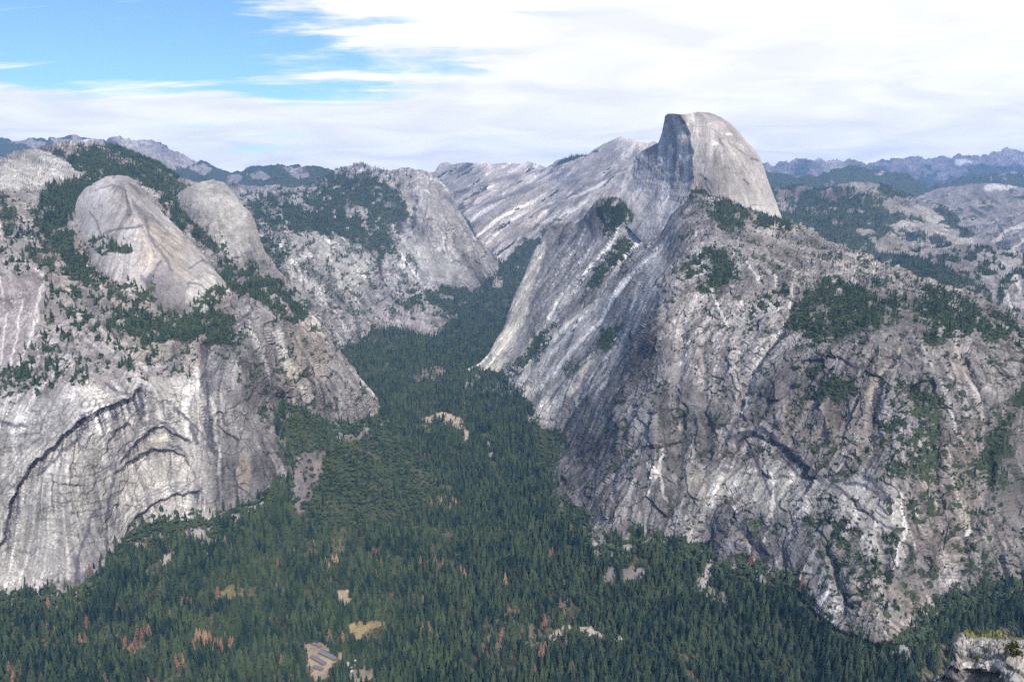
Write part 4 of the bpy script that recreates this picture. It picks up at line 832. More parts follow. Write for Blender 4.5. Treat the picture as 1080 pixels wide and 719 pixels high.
def dmD(s):
    e = np.interp(s.PY, EDGE[:, 0], EDGE[:, 1]) + 1.2 * pnoise(s.PX, s.PY, 10, 3, 8)
    u = np.maximum(e - s.PX, 0)
    fx = np.array([0, 5, 9, 16, 20, 24, 40, 52, 75]); fd = np.array([0, 52, 68, 92, 128, 152, 285, 390, 560])
    yt = np.interp(s.PX, *np.array(topD).T)
    c = np.clip(1 - (s.PY - yt) / 11.0, 0, 1); rnd_ = 110 * (1 - np.sqrt(np.clip(1 - c ** 2, 0, 1))) * sstep(0, 14, s.PX - e)
    step = 7 * (sstep(8, 8.6, u) - sstep(17, 17.6, u) * .4 + sstep(24, 24.6, u)) * sstep(222, 200, s.PY)
    return s.D + 7.4 * u + rnd_
s = DM = Layer('granite_dome', topD, ctrlD, 655, 830, botD, .5, 260, .3, 83, (0, 0), dmD)
rock_colour(s, .17, .14, (1.0, 2.4), (30, 70), .3, None, 1.3, .5); s.alb *= 1.06
e = np.interp(s.PY, EDGE[:, 0], EDGE[:, 1]); u = e - s.PX
face = sstep(-1, 1.5, u)
vst = s.lic(1.0, 60, 84)
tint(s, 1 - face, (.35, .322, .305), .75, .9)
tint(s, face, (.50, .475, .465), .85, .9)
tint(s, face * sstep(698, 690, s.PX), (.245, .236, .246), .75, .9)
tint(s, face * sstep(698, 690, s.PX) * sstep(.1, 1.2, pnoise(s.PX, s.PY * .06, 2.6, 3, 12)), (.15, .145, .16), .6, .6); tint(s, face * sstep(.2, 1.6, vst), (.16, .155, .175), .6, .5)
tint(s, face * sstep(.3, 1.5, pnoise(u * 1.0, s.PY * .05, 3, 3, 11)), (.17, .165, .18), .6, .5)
tint(s, face * (lm(s, [(705, 122), (711, 146), (713, 168), (711, 190), (706, 218), (700, 235)], 2.6, 1.2, 9, 3)), (.15, .146, .17), .7, .6)
tint(s, face * lm(s, [(716, 121), (722, 131), (727, 146), (729.5, 165), (729, 188), (727, 200)], 1.6, 1.0, 8, 5), (.14, .137, .16), .7, .6)
tint(s, 0 * face * sstep(8.5, 6, u) * sstep(-.5, 1.5, u), (.115, .11, .14), .8, .5)
tint(s, 0 * face * sstep(17, 18.5, u) * sstep(24, 20, u), (.11, .108, .135), .75, .5)
tint(s, face * sstep(714, 715.5, s.PX) * sstep(1.5, 4, u) * sstep(205, 190, s.PY), (.36, .325, .29), .7, .7)
tint(s, face * sstep(694, 699, s.PX) * sstep(710, 706, s.PX), (.37, .365, .375), .6, .7)
for ln in ([(768, 141), (772, 142)], [(792, 168), (800, 171)], [(752, 154), (757, 152)], [(738, 184), (746, 190), (752, 199)], [(785, 190), (790, 195)]): tint(s, lm(s, ln, 1.0), DARK if ln[0][0] != 768 and ln[0][0] != 752 else WHITE, .8)
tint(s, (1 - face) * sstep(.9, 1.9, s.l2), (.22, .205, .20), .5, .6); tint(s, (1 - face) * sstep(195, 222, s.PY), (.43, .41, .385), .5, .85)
add_veg(s, pm(s, [(728, 205), (740, 196), (752, 204), (768, 212), (790, 222), (815, 229), (815, 245), (728, 240)], 3, 5, 7) * .75)
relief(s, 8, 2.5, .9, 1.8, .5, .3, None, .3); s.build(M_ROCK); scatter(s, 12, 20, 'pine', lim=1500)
print('dome', round(time.time() - T0, 1))

# ------------------------------------------------------------------ trees
def mesh_obj(name, V, Fc, mat, parent=None, smooth=False):
    me = bpy.data.meshes.new(name); me.from_pydata([tuple(v) for v in V], [], [tuple(f) for f in Fc]); me.materials.append(mat)
    if smooth:
        for p in me.polygons: p.use_smooth = True
    me.update(); o = bpy.data.objects.new(name, me); COL.objects.link(o)
    if parent: o.parent = parent
    return o

def conifer_crown(rnd, slim=.14, tiers=11, spikes=9, low=.10, gap=0.0):
    """unit-height crown: whorls of drooping boughs, each a jagged skirt"""
    V = []; Fc = []
    lean = rnd.uniform(-.02, .02)
    for k in range(tiers):
        t = k / (tiers - 1)
        if rnd.random() < gap: continue
        z = low + (.97 - low) * t
        r = slim * (1 - t) ** .8 * rnd.uniform(.82, 1.15) + .012
        if t < .15: r *= .75
        h = (1 - low) / tiers * 1.9
        b = len(V); V.append((lean * t, 0, min(1.0, z + h * .75)))
        ph = rnd.uniform(0, 6.28)
        for i in range(spikes * 2):
            a = ph + math.pi * i / spikes
            q = r * (rnd.uniform(.8, 1.25) if i % 2 == 0 else rnd.uniform(.35, .55))
            V.append((q * math.cos(a) + lean * t, q * math.sin(a), z - (.35 if i % 2 == 0 else .05) * h * rnd.uniform(.6, 1.3)))
        for i in range(spikes * 2): Fc.append((b, b + 1 + i, b + 1 + (i + 1) % (spikes * 2)))
    return V, Fc

def trunk_geo(h, r0, r1, n=6):
    V = []; Fc = []
    for k, (z, r) in enumerate(((-.04, r0 * 1.25), (h * .3, r0 * .8), (h, r1))):
        for i in range(n): V.append((r * math.cos(6.2832 * i / n), r * math.sin(6.2832 * i / n), z))
    for k in range(2):
        for i in range(n): Fc.append((k * n + i, k * n + (i + 1) % n, (k + 1) * n + (i + 1) % n, (k + 1) * n + i))
    return V, Fc

def bush_crown(rnd, n=46):
    """unit crown of leaf clumps spread through a lumpy dome"""
    V = []; Fc = []
    for k in range(n):
        a = rnd.uniform(0, 6.28); e = rnd.uniform(-.1, 1.5); q = rnd.uniform(.55, 1) ** .6
        x, y, z = .5 * q * math.cos(a) * math.cos(e), .5 * q * math.sin(a) * math.cos(e), .45 + .5 * q * math.sin(e)
        s = rnd.uniform(.12, .2); b = len(V)
        for d in ((1, 0, 0), (-1, 0, 0), (0, 1, 0), (0, -1, 0), (0, 0, .8), (0, 0, -.8)):
            V.append((x + d[0] * s * rnd.uniform(.7, 1.3), y + d[1] * s * rnd.uniform(.7, 1.3), z + d[2] * s * rnd.uniform(.7, 1.3)))
        for f in ((0, 2, 4), (2, 1, 4), (1, 3, 4), (3, 0, 4), (2, 0, 5), (1, 2, 5), (3, 1, 5), (0, 3, 5)): Fc.append(tuple(b + i for i in f))
    return V, Fc

rnd = random.Random(5)
CROWN = []
for k, (slim, tiers, low, gap) in enumerate(((.175, 12, .06, .0), (.20, 11, .10, .08), (.155, 12, .05, .05), (.23, 10, .16, .1), (.19, 12, .08, .1), (.25, 8, .22, .0), (.13, 13, .04, .12), (.21, 9, .15, .15))):
    V, Fc = conifer_crown(rnd, slim, tiers, 8, low, gap)
    me = bpy.data.meshes.new('conifer_crown'); me.from_pydata(V, [], Fc); me.materials.append(M_PINE); me.update(); CROWN.append(me)
DEADM = []
for k, mt in enumerate((M_DEAD, M_DEADR, M_DEAD, M_DEADR)):
    V, Fc = conifer_crown(rnd, .22 + .02 * k, 11, 8, .06, .08)
    me = bpy.data.meshes.new('dry_crown'); me.from_pydata(V, [], Fc); me.materials.append(mt); me.update(); DEADM.append(me)
BUSHM = []
for k in range(3):
    V, Fc = bush_crown(rnd); me = bpy.data.meshes.new('bush_crown'); me.from_pydata(V, [], Fc); me.materials.append(M_LEAF); me.update(); BUSHM.append(me)
V, Fc = trunk_geo(.55, .014, .006)
TRUNK = bpy.data.meshes.new('trunk'); TRUNK.from_pydata(V, [], Fc); TRUNK.materials.append(M_BARK); TRUNK.update()

# points over the valley floor
sp = 9.8
ys = [900.0]
pts = []
y = 1080.0
while y < 7600:
    st = sp * (1 + max(0, (y - 1800)) / 4200.0)
    half = (y * CP) * .86 + 120
    xs = np.arange(-half, half, st)
    xs = xs + RNG.uniform(-.8, .8, len(xs)) * st
    pts.append(np.stack([xs, y + RNG.uniform(-.9, .9, len(xs)) * st], -1)); y += st
pts = np.concatenate(pts)
belt = []
for bs in (BASE_L, BASE_R):
    for (xa, ya, za), (xb, yb, zb) in zip(bs[:-1], bs[1:]):
        if xb < -200 or xa > 1280: continue
        n_ = int(3.2 * math.hypot(xb - xa, yb - ya)); t_ = RNG.random(n_)
        d_ = d_at_z(ya + (yb - ya) * t_, za + (zb - za) * t_)
        belt.append(unproj(xa + (xb - xa) * t_, ya + (yb - ya) * t_, d_ + 15 - 130 * RNG.random(n_) ** 1.4)[:, :2])
pts = np.concatenate([pts] + belt)
pz = ground_z(pts[:, 0], pts[:, 1])
P = np.concatenate([pts, pz[:, None]], 1)
px, py, pd = proj(P)
keep = (px > -190) & (px < 1270) & (py < 800)
bl = np.array([(x, y) for x, y, z in BASE_L if not 290 < x < 309.5 or y < 430]); br_ = np.array([(x, y) for x, y, z in BASE_R])
bl = bl[np.argsort(bl[:, 0])]; br_ = br_[np.argsort(br_[:, 0])]
lim = np.where(px < 405, np.interp(px, bl[:, 0], bl[:, 1]), np.where(px > 478, np.interp(px, br_[:, 0], br_[:, 1]), 270))
canyon = (py < 445) & (px > 340) & (px < 580)
keep &= (py > lim - 25) | canyon
w = pnoise(px, py, 6, 4, 41, gain=.7) * 4.6
bare = np.zeros(len(px)); dens = np.ones(len(px))
for poly, col, k in CLEAR: bare = np.maximum(bare, sstep(-1.0, 1.5, poly_sd(px, py, poly) + w - 1.5) * k)
for poly, k in OPEN: dens = np.minimum(dens, 1 - k * sstep(-10, 14, poly_sd(px, py, poly) + w * 4))
fb = np.where(px < 405, py - np.interp(px, *BLs.T), np.where(px > 478, py - np.interp(px, *BRs.T), 99))
bare = np.maximum(bare, .75 * sstep(26, 4, fb) * sstep(-6, 0, fb) * sstep(.05, .55, pnoise(px, py, 11, 4, 51, gain=.65)))
# a tree hides the clearing behind it: keep the rows just below a clearing low
keep &= RNG.random(len(px)) < dens * (1 - bare) * (.42 + .58 * sstep(-.85, -.2, fbm(P * np.array([1, 1, 0]), 55, 3, 37) * 1.8))
P = P[keep]; px = px[keep]; py = py[keep]; pd = pd[keep]
front = np.zeros(len(px))
for poly, col, k in CLEAR:
    q = np.array(poly) + np.array([0, 9]); front = np.maximum(front, sstep(-1, 3, poly_sd(px, py, q)) * k)
hgt = 33 * (.42 + .85 * RNG.random(len(px)) ** 1.1) * (1 - .5 * front) * (1 + .15 * pnoise(px, py, 25, 2, 4))
slope_oak = sstep(-6, 16, lim[keep] + 24 - py) * ((px < 330) | (px > 560)) * (py > 440)        # broadleaf belt on the talus below the cliffs
up = poly_sd(px, py, [(290, 420), (405, 432), (440, 470), (470, 520), (420, 560), (340, 560), (300, 545), (310, 500)])
slope_oak = np.maximum(slope_oak, 1.05 * sstep(-8, 12, up))
is_bush = RNG.random(len(px)) < slope_oak * .8
print('trees on floor', len(px), 'broadleaf', is_bush.sum())

# the nearest conifers stand as trees of their own
pine_i = np.nonzero(~is_bush)[0]
inview = (px > 2) & (px < 1078) & (py < 728) & (py - hgt * F / pd < 712)
hidden = (px > 992) & (py > 668)
cand = pine_i[(inview & ~hidden)[pine_i]]
order = cand[np.argsort(pd[cand])]
single = order[:290]
is_single = np.zeros(len(px), bool); is_single[single] = True

def forest_points(P, h, kind):
    return P, h
def gn_forest(name, groups, label=None):
    """one object; groups = list of (points, heights, source objects)"""
    allp = np.concatenate([g[0] for g in groups]); allh = np.concatenate([g[1] for g in groups])
    var = []; srcs = []
    for p, h, so in groups:
        var.append(len(srcs) + RNG.integers(0, len(so), len(p))); srcs += so
    var = np.concatenate(var)
    me = bpy.data.meshes.new(name); me.vertices.add(len(allp)); me.vertices.foreach_set('co', allp.astype(np.float32).reshape(-1))
    a = me.attributes.new('h', 'FLOAT', 'POINT'); a.data.foreach_set('value', allh.astype(np.float32))
    a = me.attributes.new('v', 'INT', 'POINT'); a.data.foreach_set('value', var.astype(np.int32))
    a = me.attributes.new('r', 'FLOAT', 'POINT'); a.data.foreach_set('value', (RNG.random(len(allp)) * 6.283).astype(np.float32))
    o = bpy.data.objects.new(name, me); COL.objects.link(o)
    ng = bpy.data.node_groups.new(name, 'GeometryNodeTree')
    ng.interface.new_socket('Geometry', in_out='INPUT', socket_type='NodeSocketGeometry'); ng.interface.new_socket('Geometry', in_out='OUTPUT', socket_type='NodeSocketGeometry')
    L = ng.links.new; nn = ng.nodes.new
    gi = nn('NodeGroupInput'); go = nn('NodeGroupOutput'); jn = nn('GeometryNodeJoinGeometry')
    ah = nn('GeometryNodeInputNamedAttribute'); ah.data_type = 'FLOAT'; ah.inputs[0].default_value = 'h'
    ar = nn('GeometryNodeInputNamedAttribute'); ar.data_type = 'FLOAT'; ar.inputs[0].default_value = 'r'
    av = nn('GeometryNodeInputNamedAttribute'); av.data_type = 'INT'; av.inputs[0].default_value = 'v'
    cr = nn('ShaderNodeCombineXYZ'); L(ar.outputs[0], cr.inputs[2])
    for k, so in enumerate(srcs):
        cm = nn('FunctionNodeCompare'); cm.data_type = 'INT'; cm.operation = 'EQUAL'; cm.inputs[3].default_value = k; L(av.outputs[0], cm.inputs[2])
        oi = nn('GeometryNodeObjectInfo'); oi.transform_space = 'ORIGINAL'; oi.inputs[0].default_value = so; oi.inputs[1].default_value = True
        ip = nn('GeometryNodeInstanceOnPoints')
        L(gi.outputs[0], ip.inputs['Points']); L(cm.outputs[0], ip.inputs['Selection']); L(oi.outputs['Geometry'], ip.inputs['Instance']); L(cr.outputs[0], ip.inputs['Rotation']); L(ah.outputs[0], ip.inputs['Scale'])
        L(ip.outputs[0], jn.inputs[0])
    L(jn.outputs[0], go.inputs[0])
    md = o.modifiers.new('scatter', 'NODES'); md.node_group = ng
    o['kind'] = 'stuff'
    return o

def tree(name, pos, h, crown, label, cat, group, rz):
    t = bpy.data.objects.new(name, None); COL.objects.link(t); t.location = pos; t.rotation_euler = (0, 0, rz); t.scale = (h, h, h); t.empty_display_size = .1
    t['label'] = label; t['category'] = cat; t['group'] = group
    c = bpy.data.objects.new('crown', crown); COL.objects.link(c); c.parent = t
    k = bpy.data.objects.new('trunk', TRUNK); COL.objects.link(k); k.parent = t
    return t, c

ZONES = [(0, 60, 'dark green conifer in the front of the forest at the lower left corner'), (60, 130, 'green conifer in the front of the forest below the reddish dry thicket on the left'), (130, 190, 'green conifer in the front of the forest just left of the big orange dead clump'),
         (190, 255, 'green conifer in the front of the forest directly below the big orange dead clump'), (255, 318, 'green conifer in the front of the forest left of the sandy yard with long roofs'), (318, 400, 'green conifer in the front of the forest beside the sandy yard with long roofs'),
         (400, 480, 'green conifer in the front of the forest right of the tan meadow and pale cabin'), (480, 560, 'conifer in the front of the forest amid the thin open woods with tan soil'), (560, 640, 'green conifer in the front of the forest below the pale curving dirt road'),
         (640, 730, 'green conifer in the front of the forest right of the pale curving dirt road'), (730, 830, 'dark green conifer in the front of the forest below the right cliff'), (830, 920, 'dark conifer at the front of the forest below the lowest point of the right cliff'), (920, 1000, 'dark conifer at the front of the forest just left of the foreground rock ledge'), (1000, 1081, 'dark conifer rising right behind the foreground rock ledge')]
src_pine = []
for n, i in enumerate(single):
    z = next(l for a, b, l in ZONES if a <= px[i] < b)
    t, c = tree('pine_tree', P[i], float(hgt[i]), CROWN[n % 8], z, 'tree', 'nearest conifers along the front of the forest', rnd.uniform(0, 6.28))
    if n < 8: src_pine.append(c)

# dead trees: (px range, py range of their feet, number, height, rust?, label)
DEADT = [((203, 247), (676, 690), 13, 29, 0, 'bright orange dead conifer in the large dead clump left of the sandy yard'), ((143, 160), (660, 674), 4, 27, 1, 'reddish dead conifer standing above the rusty bare patch on the left'), ((126, 152), (680, 688), 5, 22, 1, 'low rusty dead conifer on the edge of the rusty bare patch'),
         ((183, 200), (692, 700), 4, 20, 0, 'short tan dead conifer just below left of the large orange clump'), ((46, 60), (668, 676), 2, 26, 1, 'brownish dead conifer alone in dark forest at far left'), ((83, 93), (670, 680), 2, 25, 1, 'brown dead conifer between the far left one and the rusty bare patch'), ((6, 26), (706, 722), 3, 28, 1, 'reddish brown dead conifer in the lower left corner'),
         ((340, 360), (592, 602), 5, 24, 0, 'orange dead conifer above the small sandy gap, left of centre'), ((192, 204), (640, 648), 3, 26, 1, 'purplish brown dead conifer left of the yellow meadow'), ((453, 483), (530, 540), 8, 30, 0, 'orange dead conifer in the row of dead trees in mid valley'), ((483, 497), (603, 613), 3, 33, 0, 'orange dead conifer in the pair below the small red clearing'),
         ((448, 472), (592, 601), 3, 26, 0, 'pale tan dead conifer left of the orange pair in mid forest'), ((528, 535), (614, 624), 1, 30, 0, 'single tan dead conifer right of the orange pair in mid forest'), ((444, 456), (668, 679), 2, 30, 0, 'orange dead conifer right of the tan meadow'), ((568, 578), (690, 702), 2, 36, 0, 'tall orange dead conifer below the left end of the dirt road'), ((560, 565), (712, 718), 1, 30, 1, 'rusty dead conifer at the bottom edge below the tall orange pair'),
         ((443, 451), (631, 640), 1, 26, 0, 'single orange dead conifer above right of the tan meadow'), ((393, 408), (586, 602), 5, 29, 1, 'brown purple dead conifer in the column of dead trees left of centre')]
src_dead = []
for (x0, x1), (y0, y1), n, h, rust, lab in DEADT:
    for k in range(n):
        x = x0 + (x1 - x0) * ((k + .5) / n) + rnd.uniform(-1.5, 1.5); yy = rnd.uniform(y0, y1)
        d = float(d_at_z(yy, 10))
        for _ in range(6):
            p = unproj(x, yy, d); d = float(d_at_z(yy, ground_z(p[0], p[1])))
        p = unproj(x, yy, d)
        t, c = tree('dead_pine_tree', p, h * rnd.uniform(.8, 1.15) * (1.25 if yy > 640 else 1.1), DEADM[(k % 2) * 2 + rust], lab, 'dead tree', 'dry orange and brown conifers', rnd.uniform(0, 6.28))
        src_dead.append(c)

dry = (RNG.random(len(px)) < .005) & (py > 560) & ~is_bush & ~is_single
groups = [(P[~is_bush & ~is_single & ~dry], hgt[~is_bush & ~is_single & ~dry], src_pine), (P[dry], hgt[dry], [c for c in src_dead if c.data in (DEADM[1], DEADM[3])][:2])]
for pt, sz, cls in VEG_PTS:
    if cls == 'pine': groups.append((pt, sz, src_pine))
forest = gn_forest('conifer_forest', groups); forest['label'] = 'dense dark green conifer forest filling the valley and ledges'; forest['category'] = 'forest'

# broadleaf cover: its own source is the first individually standing oak at the foot of the left cliff
oak_i = np.nonzero(is_bush)[0]
oaks = []
near_oak = oak_i[np.argsort(pd[oak_i] + 4000 * ((px[oak_i] < 5) | (px[oak_i] > 985)))][:3]
for n, i in enumerate(near_oak):
    t = bpy.data.objects.new('oak_tree', None); COL.objects.link(t); t.location = P[i]; t.scale = (11, 11, 11)
    side = 'left' if px[i] < 500 else 'right'
    t['label'] = 'round leafy green oak in the broadleaf belt at the foot of the %s cliff' % side; t['category'] = 'tree'; t['group'] = 'oaks at the cliff foot'
    c = bpy.data.objects.new('crown', BUSHM[n]); COL.objects.link(c); c.parent = t
    k = bpy.data.objects.new('trunk', TRUNK); COL.objects.link(k); k.parent = t; k.scale = (3, 3, 1)
    oaks.append(c)
sel = np.setdiff1d(oak_i, near_oak)
groups = [(P[sel], 5 + 10 * RNG.random(len(sel)) ** 1.3, oaks)]
for pt, sz, cls in VEG_PTS:
    if cls == 'bush': groups.append((pt, sz, oaks))
shrub = gn_forest('shrub_cover', groups); shrub['label'] = 'low broadleaf shrubs and oaks on talus and rock ledges'; shrub['category'] = 'shrubs'
print('trees', round(time.time() - T0, 1))

# ------------------------------------------------------------------ cabins and yard in the valley
M_ROOF = flat_mat('grey_roof_metal', (.17, .165, .18), .5, .2, 3); M_WALL = flat_mat('brown_board_wall', (.20, .15, .11), .8, .2, 1); M_PALER = flat_mat('pale_roof', (.42, .42, .44), .5, .15, 2); M_DOOR = flat_mat('dark_door', (.06, .05, .045), .6, .1, 1)
M_WHITE = flat_mat('white_paint', (.78, .78, .78), .4, .05, 1); M_GLASS = flat_mat('dark_glass', (.02, .025, .03), .1, .05, 1); M_TYRE = flat_mat('tyre_rubber', (.02, .02, .02), .8, .1, 1)
def box(x0, x1, y0, y1, z0, z1):
    V = [(x0, y0, z0), (x1, y0, z0), (x1, y1, z0), (x0, y1, z0), (x0, y0, z1), (x1, y0, z1), (x1, y1, z1), (x0, y1, z1)]
    return V, [(0, 3, 2, 1), (4, 5, 6, 7), (0, 1, 5, 4), (1, 2, 6, 5), (2, 3, 7, 6), (3, 0, 4, 7)]
def merge(*gs):
    V = []; Fc = []
    for v, f in gs:
        b = len(V); V += v; Fc += [tuple(b + i for i in q) for q in f]
    return V, Fc
def on_ground(x, yy):
    d = float(d_at_z(yy, 2))
    for _ in range(6):
        p = unproj(x, yy, d); d = float(d_at_z(yy, ground_z(p[0], p[1])))
    p = unproj(x, yy, d); p[2] = ground_z(p[0], p[1]) + .3
    return p
def cabin(name, a, b, width, h, roofm, label, group=None):
    pa, pb = on_ground(*a), on_ground(*b)
    mid = (pa + pb) / 2; dv = pb - pa; L = float(np.hypot(dv[0], dv[1])); rz = math.atan2(dv[1], dv[0])
    t = bpy.data.objects.new(name, None); COL.objects.link(t); t.location = mid; t.rotation_euler = (0, 0, rz); t['label'] = label; t['category'] = 'building'
    if group: t['group'] = group
    w = width / 2; l = L / 2; rh = h + w * .45
    V = [(-l, -w, -2), (l, -w, -2), (l, w, -2), (-l, w, -2), (-l, -w, h), (l, -w, h), (l, w, h), (-l, w, h), (-l, 0, rh - .2), (l, 0, rh - .2)]
    Fc = [(0, 1, 5, 4), (2, 3, 7, 6), (1, 2, 6, 9, 5), (3, 0, 4, 8, 7)]
    mesh_obj('wall', V, Fc, M_WALL, t)
    o = .8; e = h - o * .45
    V = [(-l - o, -w - o, e), (l + o, -w - o, e), (l + o, 0, rh), (-l - o, 0, rh), (l + o, w + o, e), (-l - o, w + o, e)]
    V2 = [(x, y, z + .35) for x, y, z in V]
    mesh_obj('roof', V + V2, [(0, 3, 2, 1), (3, 5, 4, 2), (6, 7, 8, 9), (9, 8, 10, 11), (0, 1, 7, 6), (4, 5, 11, 10), (1, 2, 8, 7), (2, 4, 10, 8), (5, 3, 9, 11), (3, 0, 6, 9)], roofm, t)
    mesh_obj('door', *box(-1, 1, -w - .06, -w - .005, -.3, 2.3), M_DOOR, t)
    for k in range(max(2, int(L / 6))):
        x = -l + (k + .5) * L / max(2, int(L / 6))
        if abs(x) > 1.8: mesh_obj('window', *box(x - .7, x + .7, -w - .05, -w - .004, 1.0, 2.2), M_GLASS, t)
    return t
cabin('long_shed', (338, 687.5), (355, 695.5), 13, 4.2, M_ROOF, 'largest long grey-roofed shed in the sandy valley yard')
cabin('long_shed', (328.5, 692.5), (343, 701), 8, 3.4, M_ROOF, 'narrow grey-roofed shed directly below the largest shed in the yard', 'smaller sheds of the yard')
cabin('long_shed', (331.5, 703), (340, 706.5), 7, 3.2, M_ROOF, 'short shed at the lower end of the sandy valley yard', 'smaller sheds of the yard')
cabin('long_shed', (330.5, 679), (338.5, 682.5), 6, 3.2, M_ROOF, 'small shed at the upper end of the sandy valley yard', 'smaller sheds of the yard')
cabin('cabin', (365, 700), (373, 704), 11, 3.6, M_PALER, 'pale-roofed cabin between trees right of the long sheds')
def van(x, yy, rz, label):
    p = on_ground(x, yy); t = bpy.data.objects.new('parked_van', None); COL.objects.link(t); t.location = p + np.array([0, 0, .05]); t.rotation_euler = (0, 0, rz); t['label'] = label; t['category'] = 'van'; t['group'] = 'white vans by the pale cabin'
    V = [(-3.4, -1.1, .5), (3.4, -1.1, .5), (3.4, -1.1, 1.5), (2.3, -1.1, 2.7), (-3.4, -1.1, 2.8)]; n = len(V)
    VV = V + [(a, 1.1, c) for a, b, c in V]
    mesh_obj('body', VV, [tuple(range(n)), tuple(range(2 * n - 1, n - 1, -1))] + [(i, i + n, (i + 1) % n + n, (i + 1) % n) for i in range(n)], M_WHITE, t)
    mesh_obj('windscreen', [(3.25, -.95, 1.72), (3.25, .95, 1.72), (2.5, .95, 2.55), (2.5, -.95, 2.55)], [(0, 1, 2, 3)], M_GLASS, t)
    for a in (-2.1, 2.1):
        for b in (-1, 1):
            V = []; Fc = []
            for i in range(12):
                q = 6.2832 * i / 12; V += [(a + .42 * math.cos(q), b - .12, .42 + .42 * math.sin(q)), (a + .42 * math.cos(q), b + .14, .42 + .42 * math.sin(q))]
            for i in range(12): Fc.append((2 * i, 2 * i + 1, (2 * i + 3) % 24, (2 * i + 2) % 24))
            Fc += [tuple(range(0, 24, 2)), tuple(range(23, 0, -2))]
            mesh_obj('wheel', V, Fc, M_TYRE, t)
van(374, 697, .6, 'white van parked beside the pale-roofed cabin, the upper one'); van(371, 708, 1.1, 'white van parked below the pale-roofed cabin, the lower one')

# ------------------------------------------------------------------ foreground rock ledge
M_LEDGE, nt, b = new_mat('ledge_granite'); L = nt.links.new
tc = N(nt, 'ShaderNodeTexCoord'); at = N(nt, 'ShaderNodeAttribute', attribute_name='alb')
n1 = N(nt, 'ShaderNodeTexNoise'); n1.inputs['Scale'].default_value = 1.6; n1.inputs['Detail'].default_value = 9; n1.inputs['Roughness'].default_value = .7; L(tc.outputs['Object'], n1.inputs[0])
r1 = N(nt, 'ShaderNodeMapRange'); r1.inputs[1].default_value = .3; r1.inputs[2].default_value = .7; r1.inputs[3].default_value = .65; r1.inputs[4].default_value = 1.3; L(n1.outputs[0], r1.inputs[0])
v1 = N(nt, 'ShaderNodeVectorMath', operation='SCALE'); L(at.outputs['Color'], v1.inputs[0]); L(r1.outputs[0], v1.inputs['Scale']); L(v1.outputs[0], b.inputs['Base Color'])
bp = N(nt, 'ShaderNodeBump'); bp.inputs['Distance'].default_value = .15; L(n1.outputs[0], bp.inputs['Height']); L(bp.outputs[0], b.inputs['Normal'])
topG = [(985, 719), (994, 712), (1002, 703), (1006, 692), (1010, 680), (1016, 673), (1022, 671.5), (1040, 672), (1060, 674), (1080, 675), (1160, 674), (1260, 672)]
s = Layer('foreground_ledge', topG, [(1000, 700, 62), (1010, 680, 64), (1040, 673, 66), (1080, 675, 66), (1200, 674, 66), (1020, 697, 60.5), (1080, 700, 59), (1200, 702, 58), (1010, 705, 59.5), (1040, 705, 58.5), (1080, 712, 57), (1200, 716, 56), (1000, 712, 60.5), (1020, 716, 60.3), (1040, 718, 60), (1100, 740, 58), (1000, 800, 60), (1100, 800, 58), (1200, 800, 57)], 985, 1260, [(985, 860), (1260, 860)], .5, 330, .5, 101, (3, 1.5))
s.l1 = s.l2 = np.zeros(s.PX.shape); s.veg = np.zeros(s.PX.shape)
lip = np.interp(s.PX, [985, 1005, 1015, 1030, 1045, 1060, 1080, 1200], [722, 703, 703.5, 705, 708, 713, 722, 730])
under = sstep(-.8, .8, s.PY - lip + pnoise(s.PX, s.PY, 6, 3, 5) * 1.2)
lf = [facets(s.P0 / .035, (.2, .3, 1), .8, 5), facets(s.P0 / .014, (1, 0, 0), .8, 9)]
s.alb = np.array((.40, .38, .365)) * np.exp(.35 * pnoise(s.PX, s.PY, 6, 5, 7, gain=.7) + .5 * lf[0][1] - .8 * lf[0][2] - .4 * lf[1][2])[..., None]
band = sstep(-1.5, 0, s.PY - np.interp(s.PX, [985, 1020, 1080, 1200], [697, 696.5, 702, 708])) * (1 - under)
tint(s, band, (.52, .475, .43), .75, .9); tint(s, under, (.20, .185, .195), .7, .8)  # shade of the overhang painted dark below the lip
tint(s, lm(s, [(1022, 684), (1030, 690), (1026, 696)], 1.2), DARK, .5)
moss = sstep(4.6, 2.6, s.PY - np.interp(s.PX, *np.array(topG).T) + pnoise(s.PX, s.PY, 5, 4, 9, gain=.7) * 1.7) * (s.PX > 1017)
tint(s, moss, (.13, .135, .045), .9, .7)
d = fbm(s.P0, 2.6, 4, 5, ridged=True) * .35 + fbm(s.P0, .8, 3, 6, ridged=True) * .12 + fbm(s.P0, 6, 2, 7) * .4
d = d + .05 * lf[0][0] + .02 * lf[1][0]
s.displace(d); s.P = s.P + (unproj(s.PX, s.PY, s.D + .7) - unproj(s.PX, s.PY, s.D)) * under[..., None]
s.smooth = np.ones(s.PX.shape, bool); s.build(M_LEDGE, .02)
LEDGE = s
def on_ledge(x, yy):
    i = np.argmin((LEDGE.PX - x) ** 2 + (LEDGE.PY - yy) ** 2); return LEDGE.P.reshape(-1, 3)[i]
M_SHRUB = foliage_material('shrub_leaves', (.035, .045, .014), (.09, .09, .03)); M_RUSTS = foliage_material('rust_shrub_leaves', (.30, .15, .03), (.36, .2, .05))
